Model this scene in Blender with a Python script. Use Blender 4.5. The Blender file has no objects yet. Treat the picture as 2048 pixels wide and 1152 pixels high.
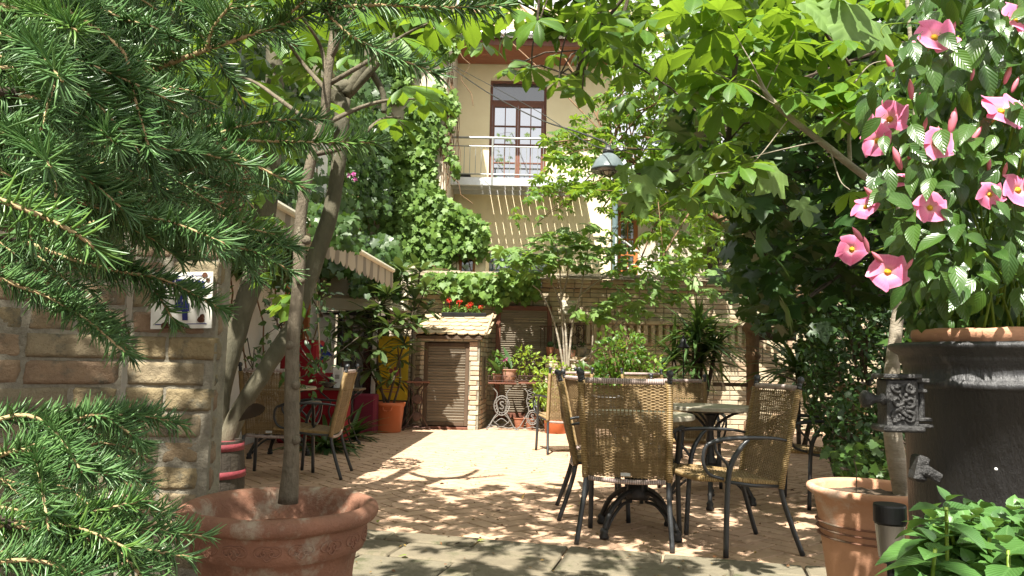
import bpy, math, random
import numpy as np
from mathutils import Vector, Matrix, noise
R=math.radians
rng=np.random.default_rng(7); random.seed(7)
sc=bpy.context.scene; COL=sc.collection
# ---------------------------------------------------------------- camera
EYE=1.03; FPX=1500.0
pit=R(5.56); rol=R(1.15)
F0=Vector((0,math.cos(pit),math.sin(pit))); U0=Vector((0,-math.sin(pit),math.cos(pit))); X0=Vector((1,0,0))
CR=X0*math.cos(rol)+U0*math.sin(rol); CU=U0*math.cos(rol)-X0*math.sin(rol)
CAM=Vector((0,0,EYE))
cd=bpy.data.cameras.new('camera'); co=bpy.data.objects.new('camera',cd); COL.objects.link(co)
cd.sensor_width=36; cd.lens=36*FPX/2048; cd.clip_start=.05; cd.clip_end=600
co.matrix_world=Matrix(((CR.x,CU.x,-F0.x,0),(CR.y,CU.y,-F0.y,0),(CR.z,CU.z,-F0.z,EYE),(0,0,0,1)))
sc.camera=co
# ---------------------------------------------------------------- sky and sun
SD=Vector((-.2,-.6,1)).normalized()
w=bpy.data.worlds.new('World'); sc.world=w; w.use_nodes=True
nt=w.node_tree; nt.nodes.clear()
ou=nt.nodes.new('ShaderNodeOutputWorld'); bg=nt.nodes.new('ShaderNodeBackground'); sk=nt.nodes.new('ShaderNodeTexSky')
sk.sky_type='NISHITA'; sk.sun_disc=False; sk.sun_elevation=math.asin(SD.z); sk.sun_rotation=math.atan2(SD.x,SD.y)
sk.dust_density=2.0
tc=nt.nodes.new('ShaderNodeTexCoord'); nz=nt.nodes.new('ShaderNodeTexNoise'); nz.inputs['Scale'].default_value=2.6; nz.inputs['Detail'].default_value=6
rp=nt.nodes.new('ShaderNodeValToRGB'); rp.color_ramp.elements[0].position=.28; rp.color_ramp.elements[1].position=.46
mx=nt.nodes.new('ShaderNodeMixRGB'); mx.inputs[2].default_value=(10.5,10.4,10.2,1)
nt.links.new(tc.outputs['Generated'],nz.inputs['Vector']); nt.links.new(nz.outputs['Fac'],rp.inputs['Fac'])
nt.links.new(rp.outputs['Color'],mx.inputs[0]); nt.links.new(sk.outputs[0],mx.inputs[1]); nt.links.new(mx.outputs[0],bg.inputs[0])
bg.inputs[1].default_value=.05; nt.links.new(bg.outputs[0],ou.inputs[0])
sl=bpy.data.lights.new('sun','SUN'); sl.energy=5.0; sl.angle=R(.53); sl.color=(1,.95,.86)
so=bpy.data.objects.new('sun',sl); COL.objects.link(so); so.rotation_euler=SD.to_track_quat('Z','Y').to_euler()
so.location=(0,0,12)
sc.view_settings.view_transform='Standard'; sc.view_settings.look='None'; sc.view_settings.gamma=1
sc.view_settings.exposure=1.6
# ---------------------------------------------------------------- picture <-> place helpers (layout only)
def ray(px,py): return F0+CR*((px-1024)/FPX)+CU*((576-py)/FPX)
def at(px,py,Y):
    r=ray(px,py); return CAM+r*(Y/r.y)
def G(px,py,z=0.0):
    r=ray(px,py); return CAM+r*((z-EYE)/r.z)
# ---------------------------------------------------------------- mesh builder
class MB:
    def __init__(s): s.V=[];s.L=[];s.C=[];s.UV=[];s.n=0
    def add(s,V,F,UV=None):
        V=np.asarray(V,float).reshape(-1,3)
        s.V.append(V); s.UV.append(np.zeros((len(V),2)) if UV is None else np.asarray(UV,float))
        if isinstance(F,np.ndarray):
            s.L.append((F+s.n).ravel()); s.C.append(np.full(len(F),F.shape[1]))
        else:
            for k in sorted(set(len(f) for f in F)):
                a=np.array([f for f in F if len(f)==k]); s.L.append((a+s.n).ravel()); s.C.append(np.full(len(a),k))
        s.n+=len(V); return s
    def scatter(s,T,M,S,P):
        V,F,UV=T; n=len(P); k=len(V)
        if n==0: return s
        S=np.asarray(S,float)
        if S.ndim==1: S=S[:,None]*np.ones(3)
        W=np.einsum('nij,nkj->nki',M,V[None]*S[:,None,:])+np.asarray(P)[:,None,:]
        s.V.append(W.reshape(-1,3)); s.UV.append(np.tile(UV,(n,1)))
        off=(np.arange(n)*k+s.n)
        for f in F:
            a=(f[None]+off[:,None,None]).reshape(-1,f.shape[1]); s.L.append(a.ravel()); s.C.append(np.full(len(a),f.shape[1]))
        s.n+=n*k; return s
    def box(s,c,d,rot=None,bev=0.0):
        x,y,z=[q/2 for q in d]; b=min(bev,x*.9,y*.9,z*.9)
        if b<=0:
            V=np.array([(i,j,k) for i in(-x,x) for j in(-y,y) for k in(-z,z)])
            F=[(0,1,3,2),(4,6,7,5),(0,4,5,1),(2,3,7,6),(0,2,6,4),(1,5,7,3)]
        else:
            V=[];ix={}
            for i in(-1,1):
                for j in(-1,1):
                    for k in(-1,1):
                        for a in range(3):
                            p=[i*(x-b),j*(y-b),k*(z-b)]; p[a]=(i*x,j*y,k*z)[a]; ix[(i,j,k,a)]=len(V); V.append(p)
            V=np.array(V);F=[]
            for a in range(3):
                o=[q for q in range(3) if q!=a]
                for sg in(-1,1):
                    f=[]
                    for (u,v) in((-1,-1),(1,-1),(1,1),(-1,1)):
                        k=[0,0,0]; k[a]=sg;k[o[0]]=u;k[o[1]]=v; f.append(ix[(*k,a)])
                    if (sg==1)==(a==1): f=f[::-1]
                    F.append(tuple(f))
            for a in range(3):
                o=[q for q in range(3) if q!=a]
                for u in(-1,1):
                    for v in(-1,1):
                        k0=[0,0,0];k1=[0,0,0]; k0[a]=-1;k1[a]=1
                        for k in(k0,k1): k[o[0]]=u;k[o[1]]=v
                        F.append((ix[(*k0,o[0])],ix[(*k0,o[1])],ix[(*k1,o[1])],ix[(*k1,o[0])]))
            for i in(-1,1):
                for j in(-1,1):
                    for k in(-1,1): F.append(tuple(ix[(i,j,k,a)] for a in range(3)))
        if rot is not None: V=V@np.array(rot).T
        return s.add(V+np.array(c),F)
    def tube(s,P,r,n=8,cap=True):
        P=np.asarray([tuple(p) for p in P],float); m=len(P)
        r=np.full(m,r,float) if np.isscalar(r) else np.asarray(r,float)
        T=np.gradient(P,axis=0); T/=np.linalg.norm(T,axis=1)[:,None]+1e-12
        u=np.cross(T[0],(0,0,1.)); 
        if np.linalg.norm(u)<.1: u=np.cross(T[0],(1.,0,0))
        u/=np.linalg.norm(u); Us=[]
        for i in range(m):
            u=u-T[i]*np.dot(u,T[i]); u/=np.linalg.norm(u)+1e-12; Us.append(u)
        Us=np.array(Us); Ws=np.cross(T,Us); a=np.arange(n)*2*math.pi/n
        V=P[:,None]+r[:,None,None]*(np.cos(a)[None,:,None]*Us[:,None]+np.sin(a)[None,:,None]*Ws[:,None])
        i=np.arange(m-1)[:,None]*n; j=np.arange(n)[None]; k=(j+1)%n
        F=np.stack([i+j,i+k,i+n+k,i+n+j],-1).reshape(-1,4)
        L=np.concatenate([[0],np.cumsum(np.linalg.norm(np.diff(P,axis=0),axis=1))])
        UV=np.stack([np.tile(a/6.283,m),np.repeat(L,n)],1)
        n0=s.n; s.add(V.reshape(-1,3),F,UV)
        if cap:
            s.L.append(np.arange(n)[::-1]+n0); s.C.append(np.array([n])); s.L.append(np.arange(n)+n0+(m-1)*n); s.C.append(np.array([n]))
        return s
    def lathe(s,prof,c=(0,0,0),n=40,rot=None,ax=None):
        a=np.arange(n)*2*math.pi/n; m=len(prof)
        V=np.array([[(p[0]*math.cos(t),p[0]*math.sin(t),p[1]) for t in a] for p in prof]).reshape(-1,3)
        i=np.arange(m-1)[:,None]*n; j=np.arange(n)[None]; k=(j+1)%n
        F=np.stack([i+j,i+k,i+n+k,i+n+j],-1).reshape(-1,4)
        if rot is not None: V=V@np.array(rot).T
        n0=s.n; s.add(V+np.array(c),F,np.stack([np.tile(a/6.283,m),np.repeat([p[1] for p in prof],n)],1))
        if prof[-1][0]>1e-4: s.L.append(np.arange(n)+n0+(m-1)*n); s.C.append(np.array([n]))
        if prof[0][0]>1e-4: s.L.append(np.arange(n)[::-1]+n0); s.C.append(np.array([n]))
        return s
    def prism(s,poly,y0,y1,fn):      # closed outline poly (u,v) -> fn(u,v,w)
        n=len(poly); V=[fn(u,v,y0) for u,v in poly]+[fn(u,v,y1) for u,v in poly]
        F=[tuple(range(n)),tuple(range(2*n-1,n-1,-1))]+[(i,i+n,(i+1)%n+n,(i+1)%n) for i in range(n)]
        return s.add([tuple(v) for v in V],F)
    def jitter(s,a,f=8.0):
        for V in s.V:
            for i in range(len(V)):
                V[i]+=np.array(noise.noise_vector(Vector(V[i]*f)))*a
        return s
    def build(s,name,mat,parent=None,smooth=False,**kw):
        me=bpy.data.meshes.new(name); V=np.concatenate(s.V); L=np.concatenate(s.L); C=np.concatenate(s.C); UV=np.concatenate(s.UV)
        me.vertices.add(len(V)); me.vertices.foreach_set('co',V.ravel())
        me.loops.add(len(L)); me.loops.foreach_set('vertex_index',L.astype(np.int32))
        me.polygons.add(len(C)); me.polygons.foreach_set('loop_start',np.concatenate([[0],np.cumsum(C)[:-1]]).astype(np.int32))
        me.update(calc_edges=True)
        uv=me.uv_layers.new(name='UVMap'); uv.data.foreach_set('uv',UV[L].ravel())
        sm=smooth or 'leaf' in mat.name or 'petal' in mat.name or 'needle' in mat.name
        me.polygons.foreach_set('use_smooth',np.full(len(C),bool(sm)))
        me.materials.append(mat); me.update()
        o=bpy.data.objects.new(name,me); COL.objects.link(o)
        if parent: o.parent=parent
        tag(o,**kw); return o
def tag(o,label=None,cat=None,group=None,kind=None):
    if label:o['label']=label
    if cat:o['category']=cat
    if group:o['group']=group
    if kind:o['kind']=kind
    return o
def thing(name,label,cat,loc=(0,0,0),rz=0,group=None):
    o=bpy.data.objects.new(name,None); COL.objects.link(o); o.location=tuple(loc); o.rotation_euler=(0,0,rz); o.empty_display_size=.1
    return tag(o,label,cat,group)
def copy_tree(o,parent=None):
    c=o.copy(); COL.objects.link(c); c.parent=parent
    for ch in [k for k in bpy.data.objects if k.parent==o]: copy_tree(ch,c)
    return c
def text_mb(mb,body,size,fn,depth=.002,bold=.0):
    cu=bpy.data.curves.new('t','FONT'); cu.body=body; cu.size=size; cu.offset=size*bold; cu.extrude=depth; cu.align_x='CENTER'; cu.align_y='CENTER'
    o=bpy.data.objects.new('t',cu); COL.objects.link(o)
    me=bpy.data.meshes.new_from_object(o)
    V=[tuple(fn(v.co.x,v.co.y,v.co.z)) for v in me.vertices]; F=[tuple(p.vertices) for p in me.polygons]
    mb.add(V,F); bpy.data.objects.remove(o); bpy.data.curves.remove(cu); bpy.data.meshes.remove(me)
def nrm(a): return a/(np.linalg.norm(a,axis=-1,keepdims=True)+1e-9)
def frames(D,N):
    D=nrm(D); X=nrm(np.cross(D,N)); Z=np.cross(X,D); return np.stack([X,D,Z],-1)
def rv(n,s=1.0): return rng.normal(size=(n,3))*s
def bez(P,n=16):
    P=[Vector(p) for p in P]; out=[]
    Q=[P[0]*2-P[1]]+P+[P[-1]*2-P[-2]]
    k=max(2,n//(len(P)-1))
    for i in range(1,len(Q)-2):
        for j in range(k):
            t=j/k; a,b,c,d=Q[i-1],Q[i],Q[i+1],Q[i+2]
            out.append(.5*((2*b)+(c-a)*t+(2*a-5*b+4*c-d)*t*t+(3*b-a-3*c+d)*t**3))
    out.append(P[-1]); return out
# ---------------------------------------------------------------- materials
def M_(name):
    m=bpy.data.materials.new(name); m.use_nodes=True; t=m.node_tree; b=t.nodes['Principled BSDF']; return m,t,b
def N(t,typ,**kw):
    n=t.nodes.new(typ)
    for k,v in kw.items():
        if k.startswith('i_'): n.inputs[k[2:].replace('_',' ')].default_value=v
        else: setattr(n,k,v)
    return n
def ramp(t,fac,stops):
    r=N(t,'ShaderNodeValToRGB'); e=r.color_ramp.elements
    while len(e)<len(stops): e.new(.5)
    for q,(p,c) in zip(e,stops): q.position=p; q.color=(*c,1) if len(c)==3 else c
    t.links.new(fac,r.inputs[0]); return r.outputs[0]
def mix(t,f,a,b,bt='MIX'):
    m=N(t,'ShaderNodeMixRGB',blend_type=bt)
    for i,x in enumerate((f,a,b)):
        if hasattr(x,'is_linked'): t.links.new(x,m.inputs[i])
        else: m.inputs[i].default_value=x if i==0 else (*x,1)
    return m.outputs[0]
def coords(t,kind='Object',scale=(1,1,1),rot=(0,0,0)):
    c=N(t,'ShaderNodeTexCoord'); mp=N(t,'ShaderNodeMapping'); mp.inputs['Scale'].default_value=scale; mp.inputs['Rotation'].default_value=rot
    t.links.new(c.outputs[kind],mp.inputs['Vector']); return mp.outputs[0]
def surf(name,c1,c2=None,sc_=6,rough=.7,bump=.15,bsc=40,island=None,stain=None,ssc=2.5,spot=.55,metal=0,spec=.3,stretch=(1,1,1),rvar=.1):
    m,t,b=M_(name); v=coords(t,'Object',stretch)
    n1=N(t,'ShaderNodeTexNoise',i_Scale=sc_,i_Detail=8,i_Roughness=.65); t.links.new(v,n1.inputs['Vector'])
    c2=c2 or tuple(x*.6 for x in c1)
    col=ramp(t,n1.outputs['Fac'],[(.3,c2),(.7,c1)])
    if island:
        g=N(t,'ShaderNodeNewGeometry'); ic=ramp(t,g.outputs['Random Per Island'],[(i/(len(island)-1),c) for i,c in enumerate(island)])
        col=mix(t,.75,col,ic)
        col=mix(t,.35,col,ramp(t,n1.outputs['Fac'],[(.3,(.3,.3,.3)),(.75,(1,1,1))]),'MULTIPLY')
    if stain:
        n2=N(t,'ShaderNodeTexNoise',i_Scale=ssc,i_Detail=10,i_Roughness=.7); t.links.new(v,n2.inputs['Vector'])
        col=mix(t,ramp(t,n2.outputs['Fac'],[(spot,(0,0,0)),(spot+.12,(1,1,1))]),col,stain)
    t.links.new(col,b.inputs['Base Color'])
    n3=N(t,'ShaderNodeTexNoise',i_Scale=bsc,i_Detail=6,i_Roughness=.7); t.links.new(v,n3.inputs['Vector'])
    bp=N(t,'ShaderNodeBump',i_Strength=min(1,bump*2),i_Distance=.012); t.links.new(n3.outputs['Fac'],bp.inputs['Height']); t.links.new(bp.outputs[0],b.inputs['Normal'])
    rr=N(t,'ShaderNodeMapRange'); rr.inputs[3].default_value=max(0,rough-rvar); rr.inputs[4].default_value=min(1,rough+rvar)
    t.links.new(n1.outputs['Fac'],rr.inputs[0]); t.links.new(rr.outputs[0],b.inputs['Roughness'])
    b.inputs['Metallic'].default_value=metal; b.inputs['Specular IOR Level'].default_value=spec
    return m
def leafm(name,c1,c2,tr,tf=.4,rough=.42,vein=0,spec=.45,vcol=1.5):
    m,t,b=M_(name); g=N(t,'ShaderNodeNewGeometry')
    col=ramp(t,g.outputs['Random Per Island'],[(0,c2),(.5,tuple((a+b_)/2 for a,b_ in zip(c1,c2))),(1,c1)])
    n1=N(t,'ShaderNodeTexNoise',i_Scale=14,i_Detail=3); v=coords(t,'Object'); t.links.new(v,n1.inputs['Vector'])
    col=mix(t,.5,col,ramp(t,n1.outputs['Fac'],[(.35,(.62,.66,.55)),(.65,(1.25,1.2,1.0))]),'MULTIPLY')
    trc=mix(t,.6,tr,ramp(t,g.outputs['Random Per Island'],[(0,(.6,.62,.5)),(1,(1.25,1.15,.9))]),'MULTIPLY')
    if vein:
        uv=N(t,'ShaderNodeTexCoord'); sx=N(t,'ShaderNodeSeparateXYZ'); t.links.new(uv.outputs['UV'],sx.inputs[0])
        ab=N(t,'ShaderNodeMath',operation='ABSOLUTE'); t.links.new(sx.outputs[0],ab.inputs[0])
        k=N(t,'ShaderNodeMath',operation='MULTIPLY_ADD'); k.inputs[1].default_value=-.9; t.links.new(ab.outputs[0],k.inputs[0]); t.links.new(sx.outputs[1],k.inputs[2])
        q=N(t,'ShaderNodeMath',operation='MULTIPLY'); q.inputs[1].default_value=vein*6.283; t.links.new(k.outputs[0],q.inputs[0])
        s_=N(t,'ShaderNodeMath',operation='SINE'); t.links.new(q.outputs[0],s_.inputs[0])
        vl=ramp(t,s_.outputs[0],[(.80,(0,0,0)),(.97,(1,1,1))])
        ml=ramp(t,ab.outputs[0],[(.03,(1,1,1)),(.075,(0,0,0))])
        f=mix(t,1.0,vl,ml,'LIGHTEN')
        h=mix(t,.28,(0,0,0),f)
        col=mix(t,h,col,tuple(min(1,x*vcol+.03) for x in c1))
        trc=mix(t,h,trc,tuple(x*.45 for x in tr))
        bp=N(t,'ShaderNodeBump',i_Strength=.25,i_Distance=.0015); bp.invert=True
        t.links.new(s_.outputs[0],bp.inputs['Height']); t.links.new(bp.outputs[0],b.inputs['Normal'])
    t.links.new(col,b.inputs['Base Color']); b.inputs['Roughness'].default_value=rough; b.inputs['Specular IOR Level'].default_value=spec
    tl=N(t,'ShaderNodeBsdfTranslucent'); t.links.new(trc,tl.inputs[0])
    ms=N(t,'ShaderNodeMixShader'); ms.inputs[0].default_value=tf
    t.links.new(b.outputs[0],ms.inputs[1]); t.links.new(tl.outputs[0],ms.inputs[2]); t.links.new(ms.outputs[0],t.nodes['Material Output'].inputs[0])
    return m
def bands(name,c1,c2,scale,rough=.5):
    m,t,b=M_(name); uv=N(t,'ShaderNodeTexCoord'); sx=N(t,'ShaderNodeSeparateXYZ'); t.links.new(uv.outputs['UV'],sx.inputs[0])
    q=N(t,'ShaderNodeMath',operation='MULTIPLY'); q.inputs[1].default_value=scale; t.links.new(sx.outputs[1],q.inputs[0])
    s_=N(t,'ShaderNodeMath',operation='SINE'); t.links.new(q.outputs[0],s_.inputs[0])
    n=N(t,'ShaderNodeTexNoise',i_Scale=30,i_Detail=3); v=coords(t); t.links.new(v,n.inputs['Vector'])
    col=ramp(t,s_.outputs[0],[(.0,c2),(.55,c1)]); col=mix(t,.6,col,ramp(t,n.outputs['Fac'],[(.3,(.6,.55,.5)),(.7,(1.2,1.2,1.2))]),'MULTIPLY')
    t.links.new(col,b.inputs['Base Color']); b.inputs['Roughness'].default_value=rough
    bp=N(t,'ShaderNodeBump',i_Strength=.8,i_Distance=.004); t.links.new(s_.outputs[0],bp.inputs['Height']); t.links.new(bp.outputs[0],b.inputs['Normal'])
    return m
mt={}
mt['paver']=surf('terracotta_paver',(.56,.375,.245),(.46,.30,.195),9,.85,.2,60,island=[(.49,.325,.21),(.56,.38,.25),(.53,.355,.24),(.58,.405,.27)],stain=(.42,.29,.20),ssc=1.4,spot=.6)
mt['grout']=surf('grout',(.17,.12,.085),None,12,.95)
mt['soil']=surf('soil',(.12,.085,.055),(.05,.035,.025),25,.95,.5,30)
mt['slab']=surf('stone_slab',(.21,.175,.115),(.11,.095,.06),5,.85,.5,22,island=[(.18,.15,.10),(.23,.195,.135),(.19,.17,.12)],stain=(.085,.085,.045),ssc=5,spot=.54)
BR=[(.60,.50,.33),(.54,.44,.29),(.58,.49,.35),(.48,.33,.22),(.62,.53,.37),(.53,.45,.31)]
mt['brick']=surf('yellow_brick',(.42,.34,.23),(.24,.19,.13),7,.88,.35,35,island=BR,stain=(.13,.115,.085),ssc=2.2,spot=.58)
mt['brick_light']=surf('pale_brick',(.58,.50,.37),(.4,.32,.22),8,.85,.3,35,island=[(.60,.52,.38),(.52,.42,.28),(.55,.33,.22),(.62,.55,.42),(.58,.50,.37),(.6,.5,.36)])
mt['brick_near']=surf('weathered_brick',(.34,.26,.15),(.18,.14,.09),14,.9,.6,50,island=[(.30,.23,.12),(.25,.20,.11),(.27,.165,.11),(.31,.25,.155),(.23,.20,.135),(.27,.21,.11)],stain=(.10,.095,.07),ssc=9,spot=.52)
mt['mortar']=surf('mortar',(.31,.28,.21),(.17,.155,.12),18,.95,.6,60,stain=(.12,.11,.08),ssc=6,spot=.55)
mt['plaster']=surf('cream_plaster',(.80,.70,.47),(.74,.63,.41),2.2,.9,.12,60,stain=(.66,.55,.36),ssc=.9,spot=.62)
mt['plaster_old']=surf('old_plaster',(.62,.55,.43),(.42,.36,.27),3,.9,.2,30,stain=(.3,.25,.18),ssc=1.6,spot=.6)
mt['white_wall']=surf('white_render',(.70,.69,.66),(.6,.59,.56),4,.9,.08,60)
mt['roof']=surf('tile_clay',(.52,.40,.25),(.34,.26,.16),10,.85,.3,40,island=[(.50,.38,.23),(.56,.44,.28),(.44,.33,.21),(.58,.47,.31)],stain=(.2,.19,.12),ssc=6,spot=.6)
mt['coping']=surf('coping_tile',(.30,.25,.17),(.17,.14,.10),10,.9,.5,30,island=[(.28,.23,.16),(.34,.28,.19),(.24,.19,.13)])
mt['slat']=surf('grey_timber',(.28,.235,.175),(.15,.12,.085),5,.8,.3,30,island=[(.25,.21,.155),(.32,.27,.2),(.2,.165,.12)],stretch=(1,1,14))
mt['wood_dark']=surf('dark_timber',(.13,.085,.05),(.06,.04,.028),6,.7,.25,40,stretch=(1,1,.2))
mt['wood_brown']=surf('brown_timber',(.19,.075,.045),(.11,.045,.03),6,.5,.1,40)
mt['wood_orange']=surf('orange_timber',(.46,.17,.05),(.33,.11,.035),6,.45,.1,40,stretch=(1,1,.15))
mt['soffit']=surf('soffit_boards',(.34,.13,.07),(.24,.09,.05),5,.6,.1,40,stretch=(.2,1,1))
mt['terracotta']=surf('terracotta',(.42,.175,.095),(.28,.115,.07),6,.75,.2,50,stain=(.42,.33,.26),ssc=3.2,spot=.57)
mt['terra_old']=surf('weathered_terracotta',(.27,.13,.08),(.17,.085,.055),6,.8,.3,45,stain=(.33,.27,.20),ssc=7,spot=.52)
mt['terra_pale']=surf('pale_terracotta',(.60,.32,.19),(.48,.25,.15),5,.8,.2,50,stain=(.62,.48,.38),ssc=3.4,spot=.54)
mt['terra_small']=surf('dusty_terracotta',(.42,.24,.17),(.3,.17,.12),14,.85,.2,60)
mt['plastic_pot']=surf('orange_plastic',(.48,.135,.05),(.42,.115,.045),4,.45,.02,30)
mt['iron']=surf('black_iron',(.022,.022,.022),(.012,.012,.012),30,.45,.2,90,spec=.5)
mt['iron_rust']=surf('rusty_iron',(.10,.05,.035),(.05,.03,.025),30,.7,.4,90)
mt['iron_grey']=surf('grey_iron',(.26,.25,.23),(.12,.11,.10),20,.6,.3,60,metal=.3)
mt['cast']=surf('cast_iron',(.034,.034,.035),(.016,.016,.017),9,.36,.28,60,stain=(.12,.11,.095),ssc=6,spot=.60,spec=.6,rvar=.18,stretch=(1,1,.35))
mt['cast_bright']=surf('worn_cast_iron',(.085,.083,.08),(.03,.03,.03),14,.38,.4,60,metal=.6,spec=.5)
mt['alu']=surf('chair_metal',(.028,.031,.034),(.018,.02,.022),10,.38,.05,60,spec=.6)
mt['wicker']=surf('rattan',(.30,.205,.10),(.18,.115,.05),30,.5,.2,200,island=[(.21,.135,.06),(.29,.20,.095),(.34,.24,.12),(.25,.165,.075)],spec=.35)
mt['wrap']=bands('rattan_wrap',(.42,.29,.12),(.24,.155,.06),620)
mt['wrap_pink']=bands('pale_wrap',(.62,.50,.46),(.36,.28,.26),500,.4)
mt['granite']=surf('stone_top',(.42,.38,.29),(.25,.22,.16),35,.35,.05,90,stain=(.3,.25,.18),ssc=9,spot=.6)
mt['rail']=surf('grey_green_rail',(.30,.31,.29),(.2,.21,.2),8,.4,.02,50,metal=.4)
mt['steel']=surf('galvanised_steel',(.62,.63,.63),(.5,.5,.5),8,.4,.02,50,metal=.5)
mt['pipe']=surf('green_grey_paint',(.13,.19,.20),(.09,.13,.14),8,.4,.05,50)
mt['enamel']=surf('grey_green_enamel',(.12,.15,.155),(.08,.105,.11),10,.22,.04,50,stain=(.4,.42,.4),ssc=9,spot=.7,spec=.7)
mt['enamel_white']=surf('white_enamel',(.62,.61,.55),(.5,.48,.42),8,.25,.03,50,stain=(.16,.07,.03),ssc=22,spot=.68,spec=.6)
mt['ink']=surf('blue_enamel_ink',(.012,.018,.13),(.01,.014,.10),8,.3,.02)
mt['ink_black']=surf('grey_ink',(.13,.12,.10),None,8,.6,.02)
mt['rust']=surf('rust',(.12,.045,.02),(.05,.02,.012),60,.9,.5,80)
mt['twig']=surf('pale_twig',(.46,.36,.19),(.30,.19,.09),30,.8,.3,60)
mt['bark']=surf('smooth_bark',(.135,.12,.08),(.06,.056,.036),9,.85,.4,45,stain=(.21,.20,.15),ssc=7,spot=.6,stretch=(1,1,.5))
mt['bark_pale']=surf('pale_bark',(.36,.31,.24),(.2,.17,.12),9,.8,.35,40,stain=(.45,.42,.35),ssc=6,spot=.55,stretch=(1,1,2.5))
mt['bark_brown']=surf('brown_bark',(.25,.15,.08),(.12,.07,.04),25,.85,.5,60,stretch=(1,1,.4))
mt['bark_dark']=surf('dark_bark',(.10,.075,.05),(.05,.04,.03),14,.9,.5,50)
mt['dead']=surf('withered_leaf',(.03,.018,.01),None,20,.8,.1)
mt['red_soil']=surf('reddish_soil',(.20,.085,.05),(.12,.05,.03),12,.9,.4,40)
mt['stake']=surf('sapling_bark',(.20,.165,.115),(.09,.075,.05),30,.8,.5,70,stain=(.33,.30,.22),ssc=14,spot=.6,stretch=(1,1,.5))
mt['black']=surf('black_paint',(.015,.015,.015),None,8,.4,.03)
mt['red']=surf('red_cloth',(.27,.010,.02),(.19,.008,.014),5,.85,.1,60)
mt['pink_cloth']=surf('pink_cloth',(.14,.012,.03),(.10,.008,.02),5,.85,.1,60)
mt['blue']=surf('blue_cloth',(.02,.03,.28),None,5,.8,.05)
mt['yellow']=surf('yellow_sheet',(.55,.39,.02),(.46,.32,.015),5,.5,.05,20)
mt['magenta']=surf('magenta_print',(.4,.08,.12),(.2,.05,.04),30,.6,.02)
mt['white']=surf('white_paint',(.75,.75,.73),None,8,.5,.02)
mt['cream']=surf('cream_board',(.70,.66,.52),(.6,.56,.44),6,.7,.08,30)
mt['hoop']=surf('red_hoop',(.24,.04,.05),(.14,.03,.035),20,.6,.2,60)
mt['stave']=surf('barrel_stave',(.055,.045,.032),(.025,.02,.016),12,.8,.4,40,island=[(.05,.04,.03),(.075,.06,.042),(.035,.03,.024)])
mt['litter']=surf('dry_leaf',(.22,.10,.04),(.1,.05,.02),20,.9,.2,60,island=[(.26,.12,.05),(.12,.06,.03),(.34,.24,.06),(.07,.04,.03)])
mt['f_chest']=leafm('chestnut_leaf',(.095,.20,.022),(.045,.12,.018),(.26,.42,.03),.40,.40,vein=13)
mt['f_chest_far']=leafm('chestnut_leaf_far',(.11,.21,.03),(.045,.11,.02),(.28,.43,.04),.40,.42)
mt['f_mid']=leafm('chestnut_leaf_mid',(.08,.17,.022),(.035,.09,.015),(.20,.34,.03),.36,.42)  # canopy shade painted into the chestnut green; also plain green for the euphorbia
mt['f_shade']=leafm('shade_toned_leaf',(.035,.08,.018),(.015,.042,.01),(.08,.17,.02),.25,.45)  # dark leaf green deepened so the shrubs' shade sits in the colour
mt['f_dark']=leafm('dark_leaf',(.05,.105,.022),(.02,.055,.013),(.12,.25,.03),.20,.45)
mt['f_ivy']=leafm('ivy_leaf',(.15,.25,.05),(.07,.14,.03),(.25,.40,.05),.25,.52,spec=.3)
mt['f_ivy_dark']=leafm('shade_toned_ivy_leaf',(.055,.11,.025),(.03,.07,.018),(.15,.28,.04),.25,.42)  # darker copy of the ivy green, its shade put into the colour
mt['f_fig']=leafm('fig_leaf',(.16,.26,.07),(.09,.17,.045),(.28,.45,.06),.32,.5,vein=5)
mt['f_lime']=leafm('lime_leaf',(.22,.32,.04),(.12,.22,.03),(.5,.62,.06),.35,.5)
mt['f_mand']=leafm('mandevilla_leaf',(.06,.13,.022),(.025,.07,.018),(.22,.38,.04),.27,.27,vein=7,spec=.55,vcol=1.15)
mt['f_mint']=leafm('mint_leaf',(.085,.19,.045),(.05,.125,.035),(.18,.32,.05),.22,.30,vein=9,spec=.5,vcol=1.35)
mt['f_loquat']=leafm('loquat_leaf',(.085,.13,.045),(.04,.075,.03),(.2,.3,.05),.18,.35,vein=10,spec=.5)
mt['f_strap']=leafm('strap_leaf',(.07,.13,.04),(.035,.075,.025),(.15,.26,.04),.2,.4)
mt['needle']=leafm('spruce_needle',(.14,.265,.09),(.065,.15,.055),(.22,.36,.07),.25,.34,spec=.5)
mt['needle_new']=leafm('fresh_spruce_needle',(.15,.27,.06),(.08,.18,.06),(.22,.40,.06),.25,.30,spec=.6)
mt['petal']=leafm('pink_petal',(.86,.24,.46),(.80,.16,.38),(.85,.30,.5),.35,.5)
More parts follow.
